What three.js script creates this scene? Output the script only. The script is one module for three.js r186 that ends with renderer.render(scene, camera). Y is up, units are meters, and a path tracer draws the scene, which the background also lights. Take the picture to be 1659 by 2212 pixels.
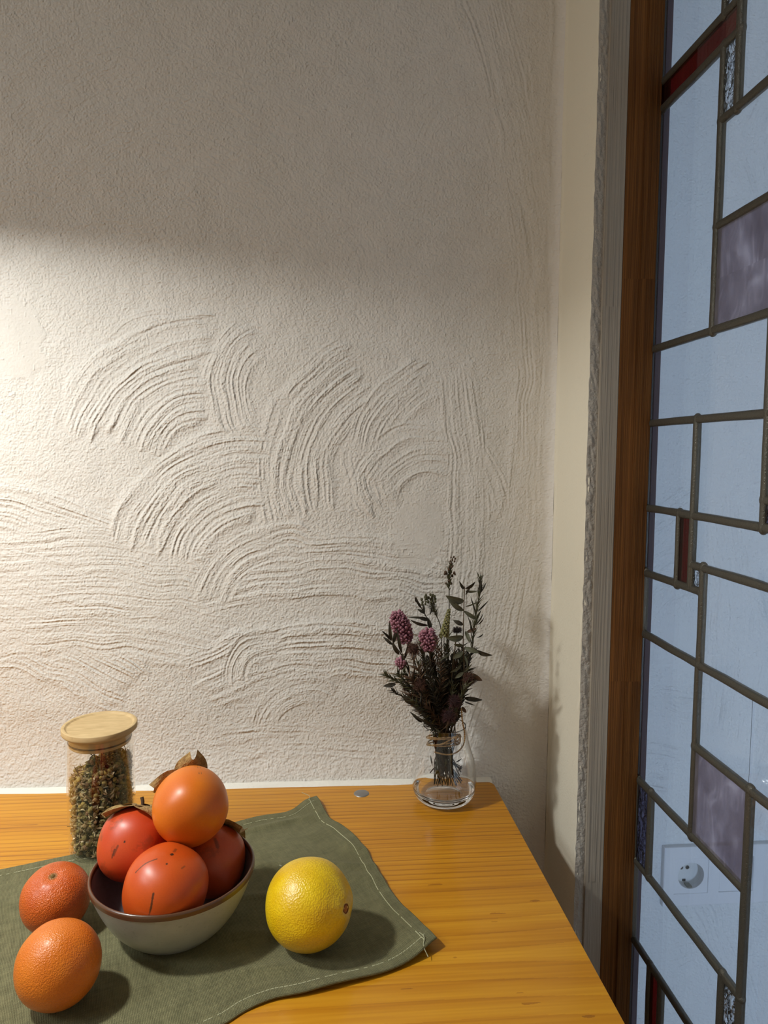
import * as THREE from 'three';
import { RoundedBoxGeometry } from 'three/addons/geometries/RoundedBoxGeometry.js';
import { mergeGeometries } from 'three/addons/utils/BufferGeometryUtils.js';
import { RectAreaLightUniformsLib } from 'three/addons/lights/RectAreaLightUniformsLib.js';

// ---------------------------------------------------------------- camera, light, exposure
const R = THREE.MathUtils.degToRad, V = (x, y, z) => new THREE.Vector3(x, y, z);
const renderer = new THREE.WebGLRenderer({ antialias: true });
renderer.toneMapping = THREE.LinearToneMapping;
renderer.toneMappingExposure = 1.0;
renderer.shadowMap.enabled = true;
RectAreaLightUniformsLib.init();
const scene = new THREE.Scene();
scene.background = new THREE.Color(0x05070a);
const camera = new THREE.PerspectiveCamera(71.73, 1659 / 2212, 0.02, 20);
camera.rotation.order = 'YXZ';
camera.position.set(0, 1.17, 0.892);
camera.rotation.set(R(-4.71), R(-4.65), R(0.29));
const LAMP = { at: V(-0.55, 1.500, 0.41), size: 0.06, color: new THREE.Color().setRGB(0.99, 1, 0.955), power: 580 };
const CEILING = { at: V(-2.0, 2.36, 1.10), size: 0.70, color: new THREE.Color().setRGB(0.90, 0.97, 1.0), power: 13 };
const DAY = { at: V(0.56, 0.50, 2.785), w: 0.27, h: 0.86, color: new THREE.Color().setRGB(0.51, 0.71, 1.0), power: 43 };
function area(o, w, h, lookAt) {
  const l = new THREE.RectAreaLight(o.color, o.power, w, h);
  l.position.copy(o.at); l.lookAt(lookAt); l.name = 'area_light'; scene.add(l);
}
area(LAMP, LAMP.size, LAMP.size, V(LAMP.at.x, 0, LAMP.at.z + 1e-4));
area(CEILING, CEILING.size, CEILING.size, V(CEILING.at.x, 0, CEILING.at.z + 1e-4));
area(DAY, DAY.w, DAY.h, V(DAY.at.x, DAY.at.y, 0));

// ---------------------------------------------------------------- helpers
function rng(seed) { let a = seed >>> 0; return () => { a = (a + 0x6d2b79f5) | 0; let t = Math.imul(a ^ (a >>> 15), 1 | a); t = (t + Math.imul(t ^ (t >>> 7), 61 | t)) ^ t; return ((t ^ (t >>> 14)) >>> 0) / 4294967296; }; }
const hash = (x, y, z) => { let h = Math.imul(x, 374761393) ^ Math.imul(y, 668265263) ^ Math.imul(z, 2147483647 - 71); h = Math.imul(h ^ (h >>> 13), 1274126177); return ((h ^ (h >>> 16)) >>> 0) / 4294967296; };
const sm = (t) => t * t * (3 - 2 * t), mix = (a, b, t) => a + (b - a) * t, clamp = (x, a = 0, b = 1) => (x < a ? a : x > b ? b : x);
const step = (a, b, x) => sm(clamp((x - a) / (b - a)));
function n2(x, y, s = 0) {
  const i = Math.floor(x), j = Math.floor(y), u = sm(x - i), v = sm(y - j);
  return mix(mix(hash(i, j, s), hash(i + 1, j, s), u), mix(hash(i, j + 1, s), hash(i + 1, j + 1, s), u), v);
}
function n3(x, y, z) {
  const i = Math.floor(x), j = Math.floor(y), k = Math.floor(z), u = sm(x - i), v = sm(y - j), w = sm(z - k);
  const p = (c) => mix(mix(hash(i, j, c), hash(i + 1, j, c), u), mix(hash(i, j + 1, c), hash(i + 1, j + 1, c), u), v);
  return mix(p(k), p(k + 1), w);
}
const f2 = (x, y, s = 0) => 0.5 * n2(x, y, s) + 0.3 * n2(x * 2.1, y * 2.1, s + 7) + 0.2 * n2(x * 4.3, y * 4.3, s + 13);
function worley(x, y, z) {
  const i = Math.floor(x), j = Math.floor(y), k = Math.floor(z); let best = 9;
  for (let a = -1; a < 2; a++) for (let b = -1; b < 2; b++) for (let c = -1; c < 2; c++) {
    const p = i + a, q = j + b, r = k + c, dx = p + hash(p, q, r) - x, dy = q + hash(p, q, r + 999) - y, dz = r + hash(p + 333, q, r) - z, d = dx * dx + dy * dy + dz * dz;
    if (d < best) best = d;
  }
  return Math.sqrt(best);
}
const toS = (c) => 255 * clamp(c <= 0.0031308 ? c * 12.92 : 1.055 * Math.pow(c, 1 / 2.4) - 0.055);
function finish(t, srgb, wrap) { if (srgb) t.colorSpace = THREE.SRGBColorSpace; t.magFilter = THREE.LinearFilter; t.minFilter = THREE.LinearFilter; t.wrapS = t.wrapT = wrap; t.needsUpdate = true; return t; }
function colorTex(w, h, f, wrap = THREE.RepeatWrapping) { // f returns sRGB 0..255
  const d = new Uint8Array(w * h * 4);
  for (let y = 0; y < h; y++) for (let x = 0; x < w; x++) { const c = f((x + 0.5) / w, (y + 0.5) / h), o = (y * w + x) * 4; d[o] = clamp(c[0], 0, 255); d[o + 1] = clamp(c[1], 0, 255); d[o + 2] = clamp(c[2], 0, 255); d[o + 3] = 255; }
  return finish(new THREE.DataTexture(d, w, h), true, wrap);
}
function heightTex(w, h, f, wrap = THREE.RepeatWrapping) {
  const d = new Float32Array(w * h);
  for (let y = 0; y < h; y++) for (let x = 0; x < w; x++) d[y * w + x] = f((x + 0.5) / w, (y + 0.5) / h);
  return finish(new THREE.DataTexture(d, w, h, THREE.RedFormat, THREE.FloatType), false, wrap);
}
const mixc = (a, b, t) => [mix(a[0], b[0], t), mix(a[1], b[1], t), mix(a[2], b[2], t)];
const std = (o) => new THREE.MeshStandardMaterial(o), phys = (o) => new THREE.MeshPhysicalMaterial(o);

const used = new Map();
function numbered(n) { const k = used.get(n) ?? 0; used.set(n, k + 1); return k ? n + '_' + String(k).padStart(3, '0') : n; }
function tag(o, label, category, group, kind) { if (label) o.userData.label = label; if (category) o.userData.category = category; if (group) o.userData.group = group; if (kind) o.userData.kind = kind; return o; }
function mesh(name, geo, mat, parent, label) {
  const m = new THREE.Mesh(geo, mat); m.name = parent ? name : numbered(name); m.castShadow = m.receiveShadow = true;
  (parent ?? scene).add(m); if (label) m.userData.label = label; return m;
}
function thing(name, label, category, pos = [0, 0, 0], group) { const g = new THREE.Group(); g.name = numbered(name); g.position.set(...pos); scene.add(g); return tag(g, label, category, group); }
function struct(name, geo, mat) { const m = mesh(name, geo, mat); m.userData.kind = 'structure'; return m; }
function structGroup(name) { const g = new THREE.Group(); g.name = numbered(name); g.userData.kind = 'structure'; scene.add(g); return g; }
function box(x0, x1, y0, y1, z0, z1) { const g = new THREE.BoxGeometry(x1 - x0, y1 - y0, z1 - z0); g.translate((x0 + x1) / 2, (y0 + y1) / 2, (z0 + z1) / 2); return g; }
function rbox(x0, x1, y0, y1, z0, z1, r, seg = 2) { const g = new RoundedBoxGeometry(x1 - x0, y1 - y0, z1 - z0, seg, r); g.translate((x0 + x1) / 2, (y0 + y1) / 2, (z0 + z1) / 2); return g; }
function boxUV(g, s = 1) { // uv in metres from the dominant axis of each normal
  const p = g.attributes.position, n = g.attributes.normal, uv = new Float32Array(p.count * 2);
  for (let i = 0; i < p.count; i++) {
    const ax = Math.abs(n.getX(i)), ay = Math.abs(n.getY(i)), az = Math.abs(n.getZ(i));
    const [a, b] = ay >= ax && ay >= az ? [p.getX(i), p.getZ(i)] : ax >= az ? [p.getZ(i), p.getY(i)] : [p.getX(i), p.getY(i)];
    uv[2 * i] = a * s; uv[2 * i + 1] = b * s;
  }
  g.setAttribute('uv', new THREE.BufferAttribute(uv, 2)); return g;
}
function merge(list) { return mergeGeometries(list.map((g) => { const q = g.index ? g.toNonIndexed() : g; for (const k of Object.keys(q.attributes)) if (!['position', 'normal', 'uv'].includes(k)) q.deleteAttribute(k); return q; })); }
function grid(nu, nv, f, flip) { // f(i/nu, j/nv) -> [x,y,z,u,v]
  const P = [], U = [], I = [];
  for (let j = 0; j <= nv; j++) for (let i = 0; i <= nu; i++) { const q = f(i / nu, j / nv, i, j); P.push(q[0], q[1], q[2]); U.push(q[3] ?? i / nu, q[4] ?? j / nv); }
  for (let j = 0; j < nv; j++) for (let i = 0; i < nu; i++) { const a = j * (nu + 1) + i, b = a + 1, c = a + nu + 1, d = c + 1; flip ? I.push(a, c, b, b, c, d) : I.push(a, b, c, b, d, c); }
  const g = new THREE.BufferGeometry(); g.setAttribute('position', new THREE.Float32BufferAttribute(P, 3)); g.setAttribute('uv', new THREE.Float32BufferAttribute(U, 2)); g.setIndex(I); g.computeVertexNormals(); return g;
}
const lathe = (pts, seg = 96) => new THREE.LatheGeometry(pts.map(([x, y]) => new THREE.Vector2(x, y)), seg);
const curve = (pts) => new THREE.CatmullRomCurve3(pts.map((p) => (p.isVector3 ? p : V(...p))));
const tube = (pts, r, n = 24, m = 6) => new THREE.TubeGeometry(curve(pts), n, r, m, false);
function orient(g, dir, roll = 0, from = V(0, 1, 0)) { const q = new THREE.Quaternion().setFromUnitVectors(from, dir.clone().normalize()); if (roll) g.rotateY(roll); g.applyQuaternion(q); return g; }

// ---------------------------------------------------------------- plaster
// Relief of the hand-trowelled back wall, in units of 0.56 mm: x to the right, y downwards from the top of the plaster field.
const STROKES = [ // centre, radii, angles (180 = left, 270 = up), strength, ridge spacing, seed
  [-300, 2300, 900, 1330, 274, 304, 0.75, 9, 1], [120, 2700, 1280, 1600, 262, 284, 0.55, 9, 2], [400, 600, 300, 620, 215, 262, 0.3, 8, 3],
  [150, 900, 560, 860, 285, 330, 0.3, 8, 4], [1000, 300, 60, 260, 180, 330, 0.3, 9, 5], [690, 2300, 1010, 1180, 253, 285, 0.8, 11, 6],
  [470, 1500, 330, 480, 240, 272, 0.45, 9, 7], [330, 800, 60, 170, 195, 285, 0.55, 9, 19], [607, 816, 85, 205, 132, 238, 0.8, 9, 8], [866, 1007, 165, 355, 158, 246, 0.95, 11, 9], [985, 975, 140, 275, 150, 250, 0.85, 10, 20],
  [416, 989, 80, 352, 196, 272, 0.95, 11, 10], [511, 1223, 105, 338, 193, 279, 1.0, 11, 11], [590, 1330, 120, 240, 195, 285, 0.8, 10, 12],
  [915, 1075, 60, 205, 200, 374, 0.85, 12, 13], [-900, 1150, 1850, 1960, 348, 366, 0.8, 11, 14], [700, 2120, 640, 800, 244, 285, 0.95, 12, 15], [560, 1465, 45, 130, 165, 290, 0.8, 10, 21],
  [640, 1600, 60, 150, 190, 300, 0.6, 10, 16], [620, 3200, 1540, 1640, 262, 285, 0.6, 12, 17], [-1200, 800, 2290, 2440, 335, 395, 0.6, 10, 18],
];
function plaster(px, py) {
  const wx = px + 14 * (n2(px / 60, py / 60, 3) - 0.5), wy = py + 14 * (n2(px / 60, py / 60, 4) - 0.5);
  const grit = 0.5 * n2(px / 3.4, py / 3.4, 1) + 0.28 * n2(px / 6.5, py / 6.5, 2) + 0.22 * n2(px / 2.1, py / 2.1, 6);
  let h = 0.36 * grit + 0.25 * n2(px / 40, py / 40, 5);
  const spots = n2(px / 7, py / 7, 31), sp = spots > 0.87 ? (spots - 0.87) * 1.1 : 0;
  for (const [cx, cy, r0, r1, a0, a1, amp, pitch, id] of STROKES) {
    const dx = wx - cx, dy = wy - cy, r = Math.sqrt(dx * dx + dy * dy);
    if (r < r0 - 20 || r > r1 + 20) continue;
    let a = Math.atan2(dy, dx) * 57.29578; if (a < 0) a += 360; if (a1 > 360 && a < a1 - 360 + 1) a += 360;
    if (a < a0 - 2 || a > a1 + 2) continue;
    const along = (a - (a0 + a1) / 2) * r / 57.3, half = ((a1 - a0) / 2) * r / 57.3, rag = 38 * (n2(r / 14, id * 9.1, id) - 0.5);
    const m = step(0, 26, half - Math.abs(along) + rag) * step(0, 22, r - r0 + 12 * (n2(along / 40, id, 21) - 0.5)) * step(0, 22, r1 - r + 12 * (n2(along / 40, id, 22) - 0.5));
    if (m <= 0) continue;
    const fade = 0.5 + 0.5 * n2(along / 70 + 3, r / 45, 50 + id), k = r / (pitch * 0.44);
    const comb = 0.58 * n2(k, along / 110, 60 + id) + 0.27 * n2(k * 0.47, along / 160, 90 + id) + 0.15 * n2(k * 2, along / 40, 80 + id), sharp = Math.pow(comb, 1.4) * (0.55 + 0.3 * n2(px / 3, py / 3, 71) + 0.3 * n2(along / 12, r / 5, 72));
    h = mix(h, 0.24 * grit + 0.15 + sharp * 1.25 * amp * fade + 0.1 * n2(px / 3.4, py / 3.4, 9) * amp, m * Math.min(1, amp + 0.25));
  }
  // trowelled smooth patches
  const p1 = step(1.05, 0.85, Math.hypot((wx - 890) / 62, (wy - 1130) / 90) + 0.3 * (n2(px / 18, py / 18, 11) - 0.5));
  const p2 = step(1.04, 0.9, Math.hypot((wx - 10) / 75, (wy - 720) / 85) + 0.5 * (n2(px / 26, py / 26, 12) - 0.5));
  h = mix(h, 0.42 + 0.08 * grit, Math.max(p1 * 0.75, p2 * 0.85));
  // vertical brushing towards the corner, rougher band above the table
  const vert = step(1090, 1190, wx), vr = n2(wx / 7, wy / 160, 41) * 0.5 + n2(wx / 15, wy / 260, 42) * 0.5;
  h = mix(h, 0.2 + 0.5 * vr + 0.2 * grit, vert * 0.7);
  const low = step(1560, 1680, wy) * (1 - vert);
  h += low * 0.22 * (n2(wx / 9, wy / 4, 43) - 0.4) + sp;
  return h;
}
const MW = THREE.MirroredRepeatWrapping;
const plasterH = heightTex(2048, 2048, (u, v) => plaster(-160 + 1420 * u, 1760 - 1800 * v), MW);
const plasterC = colorTex(512, 512, (u, v) => { const n = f2(u * 14, v * 18, 5), m = n2(u * 70, v * 90, 8); return [226 + 7 * n - 4 * m, 221 + 7 * n - 4 * m, 213 + 8 * n - 4 * m]; }, MW);
const M = {};
M.plaster = std({ map: plasterC, bumpMap: plasterH, bumpScale: 0.0036, roughness: 0.92 });
const smoothH = heightTex(512, 512, (u, v) => 0.5 * f2(u * 60, v * 40, 2) + 0.5 * n2(u * 150, v * 150, 3) - (n2(u * 90, v * 90, 17) > 0.93 ? 0.8 : 0));
M.cream = std({ color: 0xe6dfcc, bumpMap: smoothH, bumpScale: 0.0003, roughness: 0.85 });
const roughH = heightTex(512, 512, (u, v) => 0.6 * f2(u * 14, v * 14, 2) + 0.4 * f2(u * 40, v * 40, 3));
M.rough = std({ color: 0xb3aca2, bumpMap: roughH, bumpScale: 0.002, roughness: 0.95 });
const brushH = heightTex(512, 512, (u, v) => 0.6 * n2(u * 90, v * 4, 2) + 0.4 * n2(u * 190, v * 9, 3));
M.trim = std({ color: 0xa69c8e, bumpMap: brushH, bumpScale: 0.0009, roughness: 0.6 });
M.caulk = std({ color: 0xf0ece2, bumpMap: roughH, bumpScale: 0.0007, roughness: 0.8 });
M.room = std({ color: 0xd9d4ca, roughness: 0.95 });
M.floor = std({ color: 0x8a6f55, roughness: 0.7 });
M.blueWall = std({ color: 0xe2e3e2, map: null, bumpMap: plasterH, bumpScale: 0.004, roughness: 0.9 });

const RX = 0.2925, RC = 0.014, ZA = 0.113; // return wall, its cove, its arris
{ // wall_back : from the far left to the middle of the coved corner
  const xs = []; for (let x = -3.1; x < -0.46; x += 0.06) xs.push(x); for (let x = -0.46; x < RX - RC; x += 0.0052) xs.push(x);
  const path = xs.map((x) => [x, 0, 0, 1]);
  for (let k = 0; k <= 8; k++) { const a = (k / 8) * Math.PI / 2 * 0.62; path.push([RX - RC + RC * Math.sin(a), RC - RC * Math.cos(a), -Math.sin(a), Math.cos(a)]); }
  const ys = []; for (let y = 0; y < 0.68; y += 0.06) ys.push(y); for (let y = 0.69; y < 1.76; y += 0.0055) ys.push(y); for (let y = 1.8; y < 2.46; y += 0.06) ys.push(y); ys.push(2.5);
  const foot = (x, y) => 0.001 * Math.max(0, (17.2 + (x + 0.4) * 18 - 10.5)) * Math.exp(-Math.pow((y - 0.745) / 0.035, 2)) * step(0.29, 0.2, x) * step(-1.2, -0.9, x), und = (x, y) => foot(x, y) + 0.0016 * (f2(x * 11 + 9, y * 11, 77) - 0.5) + 0.0006 * (n2(x * 60, y * 60, 78) - 0.5) + 0.0004 * (n2(x * 130, y * 130, 79) - 0.5);
  const g = grid(path.length - 1, ys.length - 1, (a, b, i, j) => {
    const [x, z, nx, nz] = path[i], y = ys[j], d = und(x, y), len = i < xs.length ? x : RX - RC + (i - xs.length) * 0.0012;
    return [x + nx * d, y, z + nz * d, (len + 0.4706) / 0.795, (y - 0.718) / 1.008];
  });
  struct('wall_back', g, M.plaster);
  // the smooth return beside it, running out to the arris
  const rp = []; for (let k = 0; k <= 5; k++) { const a = mix(0.62, 1, k / 5) * Math.PI / 2; rp.push([RX - RC + RC * Math.sin(a), RC - RC * Math.cos(a)]); } for (let z = RC + 0.005; z < ZA - 0.002; z += 0.005) rp.push([RX, z]); rp.push([RX, ZA - 0.002], [RX + 0.0006, ZA - 0.0006], [RX + 0.002, ZA]);
  const r = grid(rp.length - 1, 440, (a, b, i, j) => { const y = b * 2.5, e = i > rp.length - 5 ? 0.0012 * (n2(y * 160, 3, 5) - 0.5) + 0.002 * (n2(y * 40, 8, 5) - 0.5) : 0; return [rp[i][0] + 0.0009 * (n2(y * 18, rp[i][1] * 25, 90) - 0.5) + e, y, rp[i][1] + e, rp[i][1] * 4, y * 4]; });
  struct('wall_return', r, M.cream);
  struct('wall_core', merge([box(-3.2, RX + 0.0005, -0.1, 2.5, -0.3, -0.004), box(RX + 0.002, 0.372, -0.1, 2.5, -0.3, ZA - 0.004)]), M.room);
}
{ // chipped edge of the wall, then the painted board beside it
  const g = grid(14, 760, (a, b) => { const y = b * 2.5, x = mix(RX - 0.0002, 0.3048, a), n = f2(x * 300, y * 170, 6) - 0.35, e = Math.sin(Math.PI * Math.min(1, a * 1.15)); return [x + 0.0012 * (n2(y * 120, a * 3, 3) - 0.5) * (a < 0.1 ? 1 : 0.2), y, ZA + 0.0003 + 0.0042 * Math.max(n, -0.1) * e, x * 12, y * 12]; });
  struct('trim_1', g, M.rough);
  const t = boxUV(rbox(0.3036, 0.3255, 0, 2.5, 0.09, 0.1165, 0.0012), 1); { const u = t.attributes.uv; for (let i = 0; i < u.count; i++) u.setXY(i, u.getX(i) * 6, u.getY(i) * 1.5); }
  struct('trim_2', t, M.trim);
}
{ // white filler bead between wall and table
  const g = grid(300, 8, (a, b) => { const x = mix(-1.0, 0.2115, a), ze = 0.0172 + (x + 0.4) * 0.018 + 0.0016 * (n2(x * 60, 1, 4) - 0.5) + 0.0022 * (n2(x * 14, 2, 4) - 0.5) + 0.001; return [x, 0.7503 + 0.0022 * Math.sqrt(Math.max(0, 1 - b * b)) * (0.8 + 0.5 * n2(x * 45, 5, 5)) + (b < 0.2 ? (0.2 - b) * 0.012 : 0) - (b > 0.99 ? 0.0008 : 0), mix(-0.002, ze, b), x * 8, b * 0.2]; }, true);
  struct('trim_3', g, M.caulk);
}
struct('floor', box(-3.2, 1.5, -0.1, 0, -0.3, 2.9), M.floor);
struct('ceiling', box(-3.2, 1.5, 2.45, 2.6, -0.3, 2.9), M.room);
struct('wall_left', box(-3.25, -3.1, -0.1, 2.6, -0.3, 2.9), M.room);
struct('wall_front', merge([box(-3.2, 0.42, -0.1, 2.6, 2.8, 2.95), box(0.70, 1.5, -0.1, 2.6, 2.8, 2.95), box(0.42, 0.70, -0.1, 0.06, 2.8, 2.95), box(0.42, 0.70, 0.94, 2.6, 2.8, 2.95)]), M.room);
struct('wall_right', box(1.3, 1.45, -0.1, 2.6, -0.3, 2.9), M.room);
struct('wall_beyond', (() => {
  const q = new THREE.Shape(); q.moveTo(0.372, 0); q.lineTo(1.35, 0); q.lineTo(1.35, 2.5); q.lineTo(0.372, 2.5); q.closePath(); const h = new THREE.Path(); h.absarc(0.5393, 0.5465, 0.0215, 0, Math.PI * 2, true); q.holes.push(h);
  const g = new THREE.ExtrudeGeometry(q, { depth: 0.02, bevelEnabled: false, curveSegments: 32 }); g.translate(0, 0, -0.1); const p = g.attributes.position, uv = g.attributes.uv; for (let i = 0; i < p.count; i++) uv.setXY(i, (p.getX(i) + 0.15) / 0.9, (p.getY(i) - 0.5) / 1.1); return g;
})(), M.blueWall);
struct('wall_beyond_core', box(0.3725, 1.45, -0.1, 2.5, -0.3, -0.1005), M.room);
struct('wall_partition', merge([box(0.33, 0.40, 0, 0.30, 0.115, 2.8), box(0.33, 0.40, 2.0, 2.5, 0.115, 2.8), box(0.33, 0.40, 0.30, 2.0, 0.70, 2.8)]), M.room);
{ // daylight window of the next room, out of the frame
  const w = structGroup('window_2'), fr = std({ color: 0xe8e8e6, roughness: 0.5 });
  const gl = std({ color: 0x223344, emissive: DAY.color, emissiveIntensity: 0.9, roughness: 0.3 });
  for (const [a, b] of [[0.43, 0.555], [0.565, 0.69]]) mesh('glowing_pane', box(a, b, 0.08, 0.92, 2.793, 2.799), gl, w);
  mesh('window_frame', merge([box(0.41, 0.71, 0.05, 0.08, 2.79, 2.85), box(0.41, 0.71, 0.92, 0.95, 2.79, 2.85), box(0.41, 0.43, 0.08, 0.92, 2.79, 2.85), box(0.69, 0.71, 0.08, 0.92, 2.79, 2.85), box(0.555, 0.565, 0.08, 0.92, 2.79, 2.85)]), fr, w);
}

// ---------------------------------------------------------------- stained glass screen
{
  const win = structGroup('window_1'), X = 0.3645;
  const darkWood = (seed, dark) => colorTex(512, 1024, (u, v) => { const g = n2(u * 70 + 2 * n2(v * 5, u * 4, seed), v * 5, seed), f = n2(u * 220, v * 14, seed + 1), b = f2(u * 5, v * 3, seed + 2); const t = clamp(0.25 + 0.55 * g * (0.6 + 0.5 * f) + 0.35 * (b - 0.5)); return mixc([72 * dark, 44 * dark, 18 * dark], [152 * dark, 98 * dark, 46 * dark], t); });
  const woodBump = heightTex(512, 512, (u, v) => 0.6 * n2(u * 110, v * 5, 12) + 0.4 * n2(u * 230, v * 14, 13));
  const wA = phys({ map: darkWood(3, 1.0), bumpMap: woodBump, bumpScale: 0.0004, roughness: 0.6, specularIntensity: 0.35 }), wB = phys({ map: darkWood(9, 0.92), bumpMap: woodBump, bumpScale: 0.0007, roughness: 0.7, specularIntensity: 0.3 });
  const uvw = (g, su, sv) => { boxUV(g); const u = g.attributes.uv; for (let i = 0; i < u.count; i++) u.setXY(i, u.getX(i) * su, u.getY(i) * sv); return g; };
  mesh('frame_post', uvw(rbox(0.325, 0.3475, 0, 2.45, 0.06, 0.1165, 0.001), 14, 2.2), wA, win);
  mesh('glazing_bead', uvw(rbox(0.3445, 0.3628, 0, 2.45, 0.07, 0.1185, 0.0016), 20, 2.2), wB, win);
  mesh('glazing_bead', uvw(rbox(0.3672, 0.3742, 0, 2.45, 0.07, 0.114, 0.001), 20, 2.2), std({ color: 0x4b4146, roughness: 0.7 }), win, 'grey-violet bead behind the glass');
  mesh('putty_line', box(0.3626, 0.3674, 0, 2.45, 0.07, 0.1125), std({ color: 0x17130f, roughness: 0.6 }), win);
  mesh('frame_rail', uvw(rbox(0.335, 0.394, 1.95, 2.03, 0.10, 0.72, 0.002), 3, 3), wA, win); mesh('frame_rail', uvw(rbox(0.335, 0.394, 0.26, 0.32, 0.10, 0.72, 0.002), 3, 3), wA, win); mesh('frame_stile', uvw(rbox(0.335, 0.394, 0.26, 2.03, 0.64, 0.72, 0.002), 3, 3), wA, win);
  const glass = (c, rough = 0.02) => phys({ color: c, transmission: 1, thickness: 0, roughness: rough, ior: 1.5 });
  const waveH = heightTex(256, 256, (u, v) => f2(u * 22, v * 7, 3)), streakH = heightTex(256, 256, (u, v) => 0.6 * n2(u * 30 + 6 * n2(u * 5, v * 5, 2), v * 9, 4) + 0.4 * f2(u * 12, v * 12, 8));
  const streakC = colorTex(256, 256, (u, v) => { const q = f2(u * 9 + 3 * n2(u * 4, v * 3, 5), v * 3.4, 6), s = Math.pow(n2(u * 26 + 5 * n2(u * 6, v * 4, 7), v * 7, 9), 4); return mixc([158, 152, 168], [236, 232, 242], clamp(0.6 * q + 0.75 * s)); });
  const G = {
    clear: glass(new THREE.Color().setRGB(0.955, 0.965, 0.985)), red: glass(new THREE.Color().setRGB(0.34, 0.07, 0.075)),
    purple: phys({ map: streakC, transmission: 0.85, thickness: 0, roughness: 0.45, ior: 1.5, bumpMap: streakH, bumpScale: 0.0006 }),
    wavy: phys({ color: 0xf2f6ff, transmission: 1, thickness: 0.004, ior: 1.5, roughness: 0.02, bumpMap: waveH, bumpScale: 0.006 }),
    dark: phys({ color: 0x6d6c88, transmission: 1, thickness: 0.004, ior: 1.5, roughness: 0.04, bumpMap: waveH, bumpScale: 0.006 }),
  };
  const LBL = { red: 'dark red glass pane', purple: 'streaky mauve glass pane', wavy: 'rippled clear glass pane', dark: 'rippled dark violet glass pane' };
  const Z = 640; // far edge of the glazing in mm
  const panes = [[115, 237, 1572, 1955, 'clear'], [237, 262, 1572, 1955, 'wavy'], [115, 262, 1544, 1572, 'red'], [238, 264, 1478, 1544, 'wavy'], [264, Z, 1478, 1955, 'clear'], [115, 238, 1287, 1544, 'clear'], [238, Z, 1383, 1478, 'clear'], [238, 450, 1287, 1383, 'purple'], [450, Z, 1287, 1383, 'clear'],
    [115, 329, 1205, 1287, 'clear'], [329, Z, 1205, 1287, 'clear'], [115, 216, 1110, 1205, 'clear'], [216, 330, 1110, 1205, 'clear'], [330, Z, 1133, 1205, 'clear'], [330, 400, 1110, 1133, 'dark'], [400, Z, 1110, 1133, 'clear'],
    [115, 189, 1036, 1110, 'clear'], [189, 216, 1036, 1110, 'red'], [216, Z, 1061, 1110, 'clear'], [216, 239, 1036, 1061, 'wavy'], [115, 239, 965, 1036, 'clear'], [239, Z, 965, 1061, 'clear'], [115, 238, 790, 965, 'clear'], [238, 328.7, 882, 965, 'clear'], [329.3, Z, 882, 965, 'clear'],
    [238, 330, 790, 882, 'purple'], [330, Z, 318, 882, 'clear'], [115, 149, 692, 790, 'dark'], [149, 330, 692, 790, 'clear'], [115, 302, 594, 692, 'clear'], [115, 162, 318, 594, 'clear'], [162, 188, 318, 594, 'red'], [188, 302, 318, 594, 'clear'], [302, 330, 318, 692, 'wavy']];
  for (const [z0, z1, y0, y1, k] of panes) {
    const g = boxUV(box(X - 0.0014, X + 0.0014, y0 / 1000 + 0.0004, y1 / 1000 - 0.0004, z0 / 1000 + 0.0002, z1 / 1000 - 0.0002), k === 'purple' ? 9 : 14);
    mesh('pane', g, G[k], win, LBL[k]);
  }
  // lead cames: a flattened, slightly uneven bar with rounded faces
  const leadH = heightTex(256, 256, (u, v) => 0.5 * f2(u * 20, v * 20, 3) + 0.5 * n2(u * 60, v * 60, 5));
  const lead = std({ color: 0x5c5a52, roughness: 0.42, metalness: 0.55, bumpMap: leadH, bumpScale: 0.0004 });
  const rnd = rng(5);
  function came(z0, y0, z1, y1, w = 0.0082, t = 0.0072) {
    const a = V(X, y0 / 1000, z0 / 1000), b = V(X, y1 / 1000, z1 / 1000), d = b.clone().sub(a), L = d.length(), n = Math.max(3, Math.round(L / 0.012)), M2 = 14, s = rnd() * 50;
    d.normalize(); const side = V(0, d.z, -d.y);
    const g = grid(M2, n, (u, v) => {
      const an = u * Math.PI * 2, c = Math.cos(an), q = Math.sin(an), wob = 0.0006 * (n2(v * n * 0.35, s, 3) - 0.5), ww = w / 2 * (1 + 0.12 * (n2(v * n * 0.5, s, 8) - 0.5));
      const px = Math.sign(c) * Math.pow(Math.abs(c), 0.8) * t / 2, ps = Math.sign(q) * Math.pow(Math.abs(q), 0.75) * ww + wob, p = a.clone().addScaledVector(d, v * L);
      return [p.x + px, p.y + side.y * ps, p.z + side.z * ps, u, v * L * 20];
    });
    mesh('lead_came', g, lead, win);
  }
  const H = (y, z0, z1, y2) => came(z0, y, z1, y2 ?? y), Vt = (z, y0, y1, w) => came(z, y0, z, y1, w);
  H(1572, 114, 262); H(1544, 114, 262); H(1478, 238, Z); H(1383, 238, Z); H(1287.5, 113, Z); H(1205.5, 112, Z, 1204); H(1110, 112, Z); H(1133, 330, Z); H(1061, 217, Z); H(1035.5, 113, 238, 1037); H(965, 112, Z); H(882, 238, Z); H(790.5, 113, 330); H(692, 117, 330); H(594, 112, 302, 597);
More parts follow.
